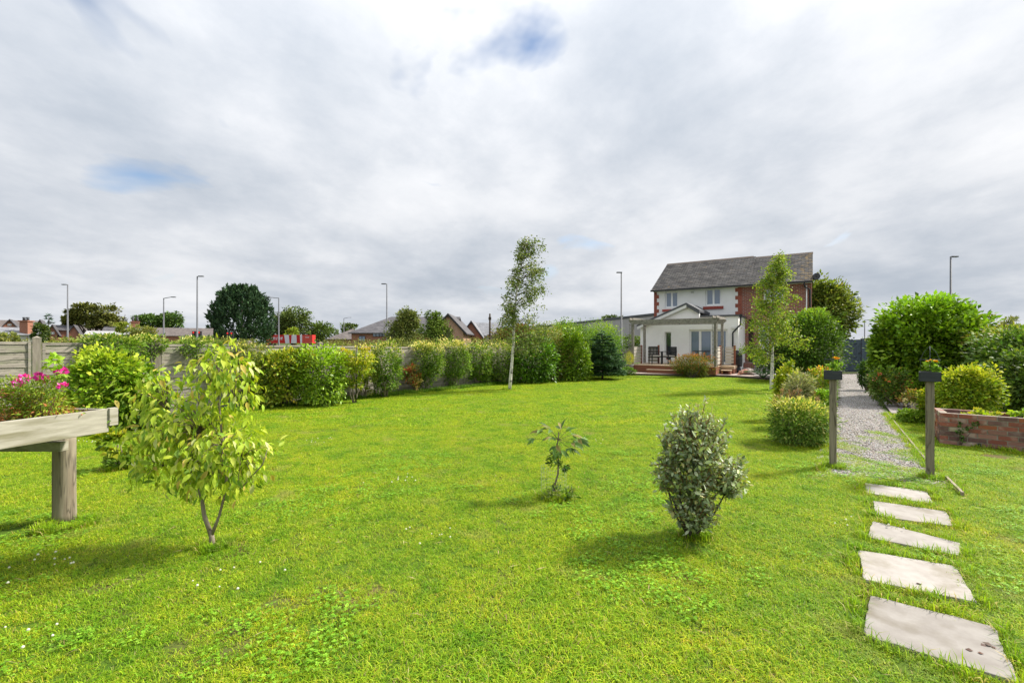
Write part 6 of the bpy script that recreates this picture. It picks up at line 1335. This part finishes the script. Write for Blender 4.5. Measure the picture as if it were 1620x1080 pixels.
def addwin(t, x0p, D, wx0, wx1, wy0, wy1, n, mat=M_GLASSD):
    a0 = (wx0 - x0p) / 720 * D; a1 = (wx1 - x0p) / 720 * D; z1 = 1.7 - (wy0 - 540) / 720 * D; z0 = 1.7 - (wy1 - 540) / 720 * D; f = MB().bx(a0, a1, -.06, -.002, z0, z1).build('window', M_BLACK, t); w = (a1 - a0) / n
    for i in range(n): MB().bx(a0 + w * i + .05, a0 + w * (i + 1) - .05, -.08, -.062, z0 + .08, z1 - .08).build('pane', M_GLASS if i < 2 else mat, f)
addwin(big, 556, 62, 590, 625, 526.5, 532.5, 7); addwin(big, 556, 62, 568, 578, 531, 540, 2)
building('brick_gable_house', 'pale orange brick gable end with a tall slate roof, behind the bare twigs', 685, 733, 60, 522.5, 497, 12, M_BRP, M_RF, gable='y', over=.5)
building('brick_gable_house', 'red brick gable with a pale metal roof, left of the telegraph pole', 729, 762, 72, 531, 508, 12, M_BRF, M_RFL, gable='y', over=.4)
building('pale_roofed_unit', 'pale roofed low unit with a white fascia left of the birch trunk', 745, 790, 76, 530, 510, 8, M_WHT, M_RFL)
building('orange_unit', 'low orange-walled unit with a dark parapet behind the first birch', 790, 878, 70, 521, 517.5, 8, pmat('orange_cladding', (.45, .18, .09), (.38, .15, .08), 2, .8), M_DTILE)
# warehouse, long wall receding to the left
wa0, wa1 = PT(1060, 540, 92), PT(858, 540, 176); dv = wa1 - wa0; wt = thing('warehouse', 'long grey clad warehouse behind the pergola, running off to the left', 'warehouse', (wa0.x, wa0.y, 0), math.atan2(dv.y, dv.x))
WL = Vector((dv.x, dv.y, 0)).length; WH = 1.7 + 42.5 / 720 * 92
M_CLAD = pmat('grey_cladding', (.46, .44, .43), (.52, .50, .49), .6, .7, .05); M_CLAD2 = pmat('grey_cladding_band', (.38, .36, .36), (.42, .40, .40), .6, .7)
npn = 16
for i in range(npn):
    for j in range(2): MB().bx(i * WL / npn + .02, (i + 1) * WL / npn - .02, 0, .25, j * WH * .5, (j + 1) * WH * .5 - .05).build('panel', M_CLAD if (i + j) % 3 else M_CLAD2, wt)
MB().bx(0.01, WL - .01, -30, -.01 + 0, 0, WH - .1).build('wall', M_CLAD, wt) if 0 else MB().bx(.01, WL - .01, .252, 2, 0, WH - .1).build('wall', M_CLAD2, wt)
MB().bx(-.3, WL + .3, -.3, 2.2, WH - .04, WH + .42).build('roof_edge', M_DTILE, wt)
# lamp posts
M_GALV = pmat('galvanised_steel', (.10, .105, .115), (.14, .145, .155), 2, .6, 0)
def lamp(px, top, D, label, arm=0.0, armup=.0, thick=.11):
    b = PT(px, 540, D); H = 1.7 - (top - 540) / 720 * D; t = thing('street_lamp', label, 'street lamp', (b.x, b.y, 0), 0, 'street lamps along the road')
    MB().tube([(0, 0, 0), (0, 0, 1.6), (0, 0, 1.61), (0, 0, H)], [thick * 1.35, thick * 1.3, thick, thick * .6], 10).build('pole', M_GALV, t)
    s_ = 1 if arm > 0 else -1; MB().tube([(0, 0, H - .05), (arm * .8, 0, H + armup)], thick * .42, 8).build('arm', M_GALV, t)
    MB().box((arm + s_ * .12, 0, H + armup + .0), (.62, .26, .12)).build('lamp_head', M_GALV, t, bevel=.03)
lamp(107, 450, 64, 'slim grey street lamp farthest left, by the brick gables', -.35); lamp(312, 437, 56, 'tallest street lamp on the left, just before the dark cypress', .35)
lamp(259, 471.5, 66, 'street lamp with a long arm to the right, between the tall lamps', 1.3, .15); lamp(441, 471, 66, 'street lamp with a long arm to the left, beside the dark cypress', -1.3, .05)
lamp(612, 449, 62, 'tall thin street lamp before the big slate roof', -.3); lamp(983, 431, 52, 'tall grey street lamp left of the house', .0001 - .12); lamp(1504, 406, 44, 'tall dark street lamp rising behind the huge laurel', .25)
lamp(544, 503.5, 150, 'tiny distant street lamp with its arm to the right, over the brown roof', 2.0, .3, .16); lamp(1368, 506, 95, 'small distant street lamp between the round tree and the laurel', .7, 0, .13)
# telegraph pole
t = thing('telegraph_pole', 'dark wooden telegraph pole left of the first birch', 'telegraph pole', (PT(775, 540, 66).x, 66, 0)); Hh = 1.7 + 44 / 720 * 66
MB().tube([(0, 0, 0), (0, 0, Hh)], [.17, .12], 10).build('pole', M_DBARK, t); MB().bx(-.2, .2, -.15, .15, Hh - .9, Hh - .5).build('transformer', M_DBARK, t)
# traffic signals
def signal(px, D, label, heads):
    b = PT(px, 540, D); t = thing('traffic_signal', label, 'traffic light', (b.x, b.y, 0), 0, 'traffic lights at the junction'); MB().tube([(0, 0, 0), (0, 0, 3.2)], .06, 8).build('pole', M_GALV, t)
    for x in heads:
        h = MB().bx(x - .2, x + .2, -.15, .15, 2.1, 3.15).build('signal_head', M_BLACK, t)
        for k, c in enumerate(((.5, .02, .02), (.12, .07, .01), (.01, .09, .03))):
            m_ = pmat('lens_%s' % ('red', 'amber', 'green')[k], c, rough=.3); 
            if k == 0: b_ = m_.node_tree.nodes['Principled BSDF']; b_.inputs['Emission Color'].default_value = (1, .04, .03, 1); b_.inputs['Emission Strength'].default_value = .3
            o = MB().lathe([(.12, 0), (.12, .03), (0, .05)], n=12).build('lens', m_, h, loc=(x, -.15, 2.95 - k * .32), rot=(R(90), 0, 0))
signal(311, 64, 'pair of black traffic light heads showing red, beside the tallest left lamp', (-.35, .45)); signal(364, 70, 'pair of traffic light heads in front of the dark cypress', (-.3, .3))
# lorry
LD = 150; lp = PT(420, 540, LD); lor = thing('lorry', 'red and white articulated lorry seen above the hedge', 'lorry', (lp.x, lp.y, 0)); u = LD / 720
X = lambda px: (px - 420) * u
M_RED2 = pmat('lorry_red', (.55, .02, .015), rough=.35, spec=.5); M_LW = pmat('lorry_white', (.75, .76, .78), rough=.4); M_PINK = pmat('lorry_light_red', (.62, .10, .07), rough=.4)
TZ = 1.7 + 10.5 * u
MB().bx(X(425), X(494), 0, 2.5, 1.1, TZ).build('trailer', M_RED2, lor)
MB().prism_y([(X(419.5), .6), (X(426) - .15, .6), (X(426) - .15, TZ - .1), (X(423.5), TZ - .5), (X(419.5), 2.3)], .05, 2.45).build('cab', M_RED2, lor)
MB().prism_y([(X(419.6) - .02, 1.75), (X(421.4), 1.75), (X(421.4), 2.5), (X(419.9), 2.3)], -.0, .045).build('cab_window', M_GLASSD, lor)
for i, (a, b_, c, d) in enumerate(((449.5, 457, 451.5, 458), (461.5, 469, 460.5, 469.5), (474.5, 478, 475, 478))):
    MB().prism_y([(X(c), 1.1), (X(d), 1.1), (X(b_), TZ - .02), (X(a), TZ - .02)], -.03, -.002).build('stripe', M_LW, lor)
MB().prism_y([(X(478), 1.1), (X(494) - .1, 1.1), (X(494) - .1, TZ - .1), (X(478), TZ - .1)], -.03, -.002).build('rear_panel', M_PINK, lor)
let = MB(); x = X(429.2); 
for k, wdt in enumerate((.5, .3, .3, .2, .3, .36, .3, .3, .26)):
    let.bx(x, x + wdt * .35, -.03, -.002, 1.7 + 5.2 * u - .55, 1.7 + 5.2 * u + .35); let.bx(x + wdt * .36, x + wdt, -.03, -.002, 1.7 + 5.2 * u - (.55 if k % 2 else -.1), 1.7 + 5.2 * u + (.35 if k % 3 else -.1)); x += wdt + .12
let.build('lettering', M_LW, lor, label='indistinct white lettering')
MB().bx(X(483), X(489), -.06, -.032, 1.7 + 6.2 * u, 1.7 + 7 * u).build('lettering', M_LW, lor)
for x in (X(421.5), X(429), X(480), X(484), X(488)):
    for y in (.05, 2.2):
        w_ = MB().lathe([(.0, 0), (.3, .0), (.5, .02), (.5, .28), (.3, .3), (0, .3)], n=16).build('wheel', M_BLACK, lor, loc=(x, y + .3, .5), rot=(R(90), 0, 0))
# a low dark roof over the right hedge
building('bungalow', 'low dark flat roof peeping over the ivy hedge at the right', 1546, 1578, 60, 518.5, 516, 6, M_BRF, M_DTILE)
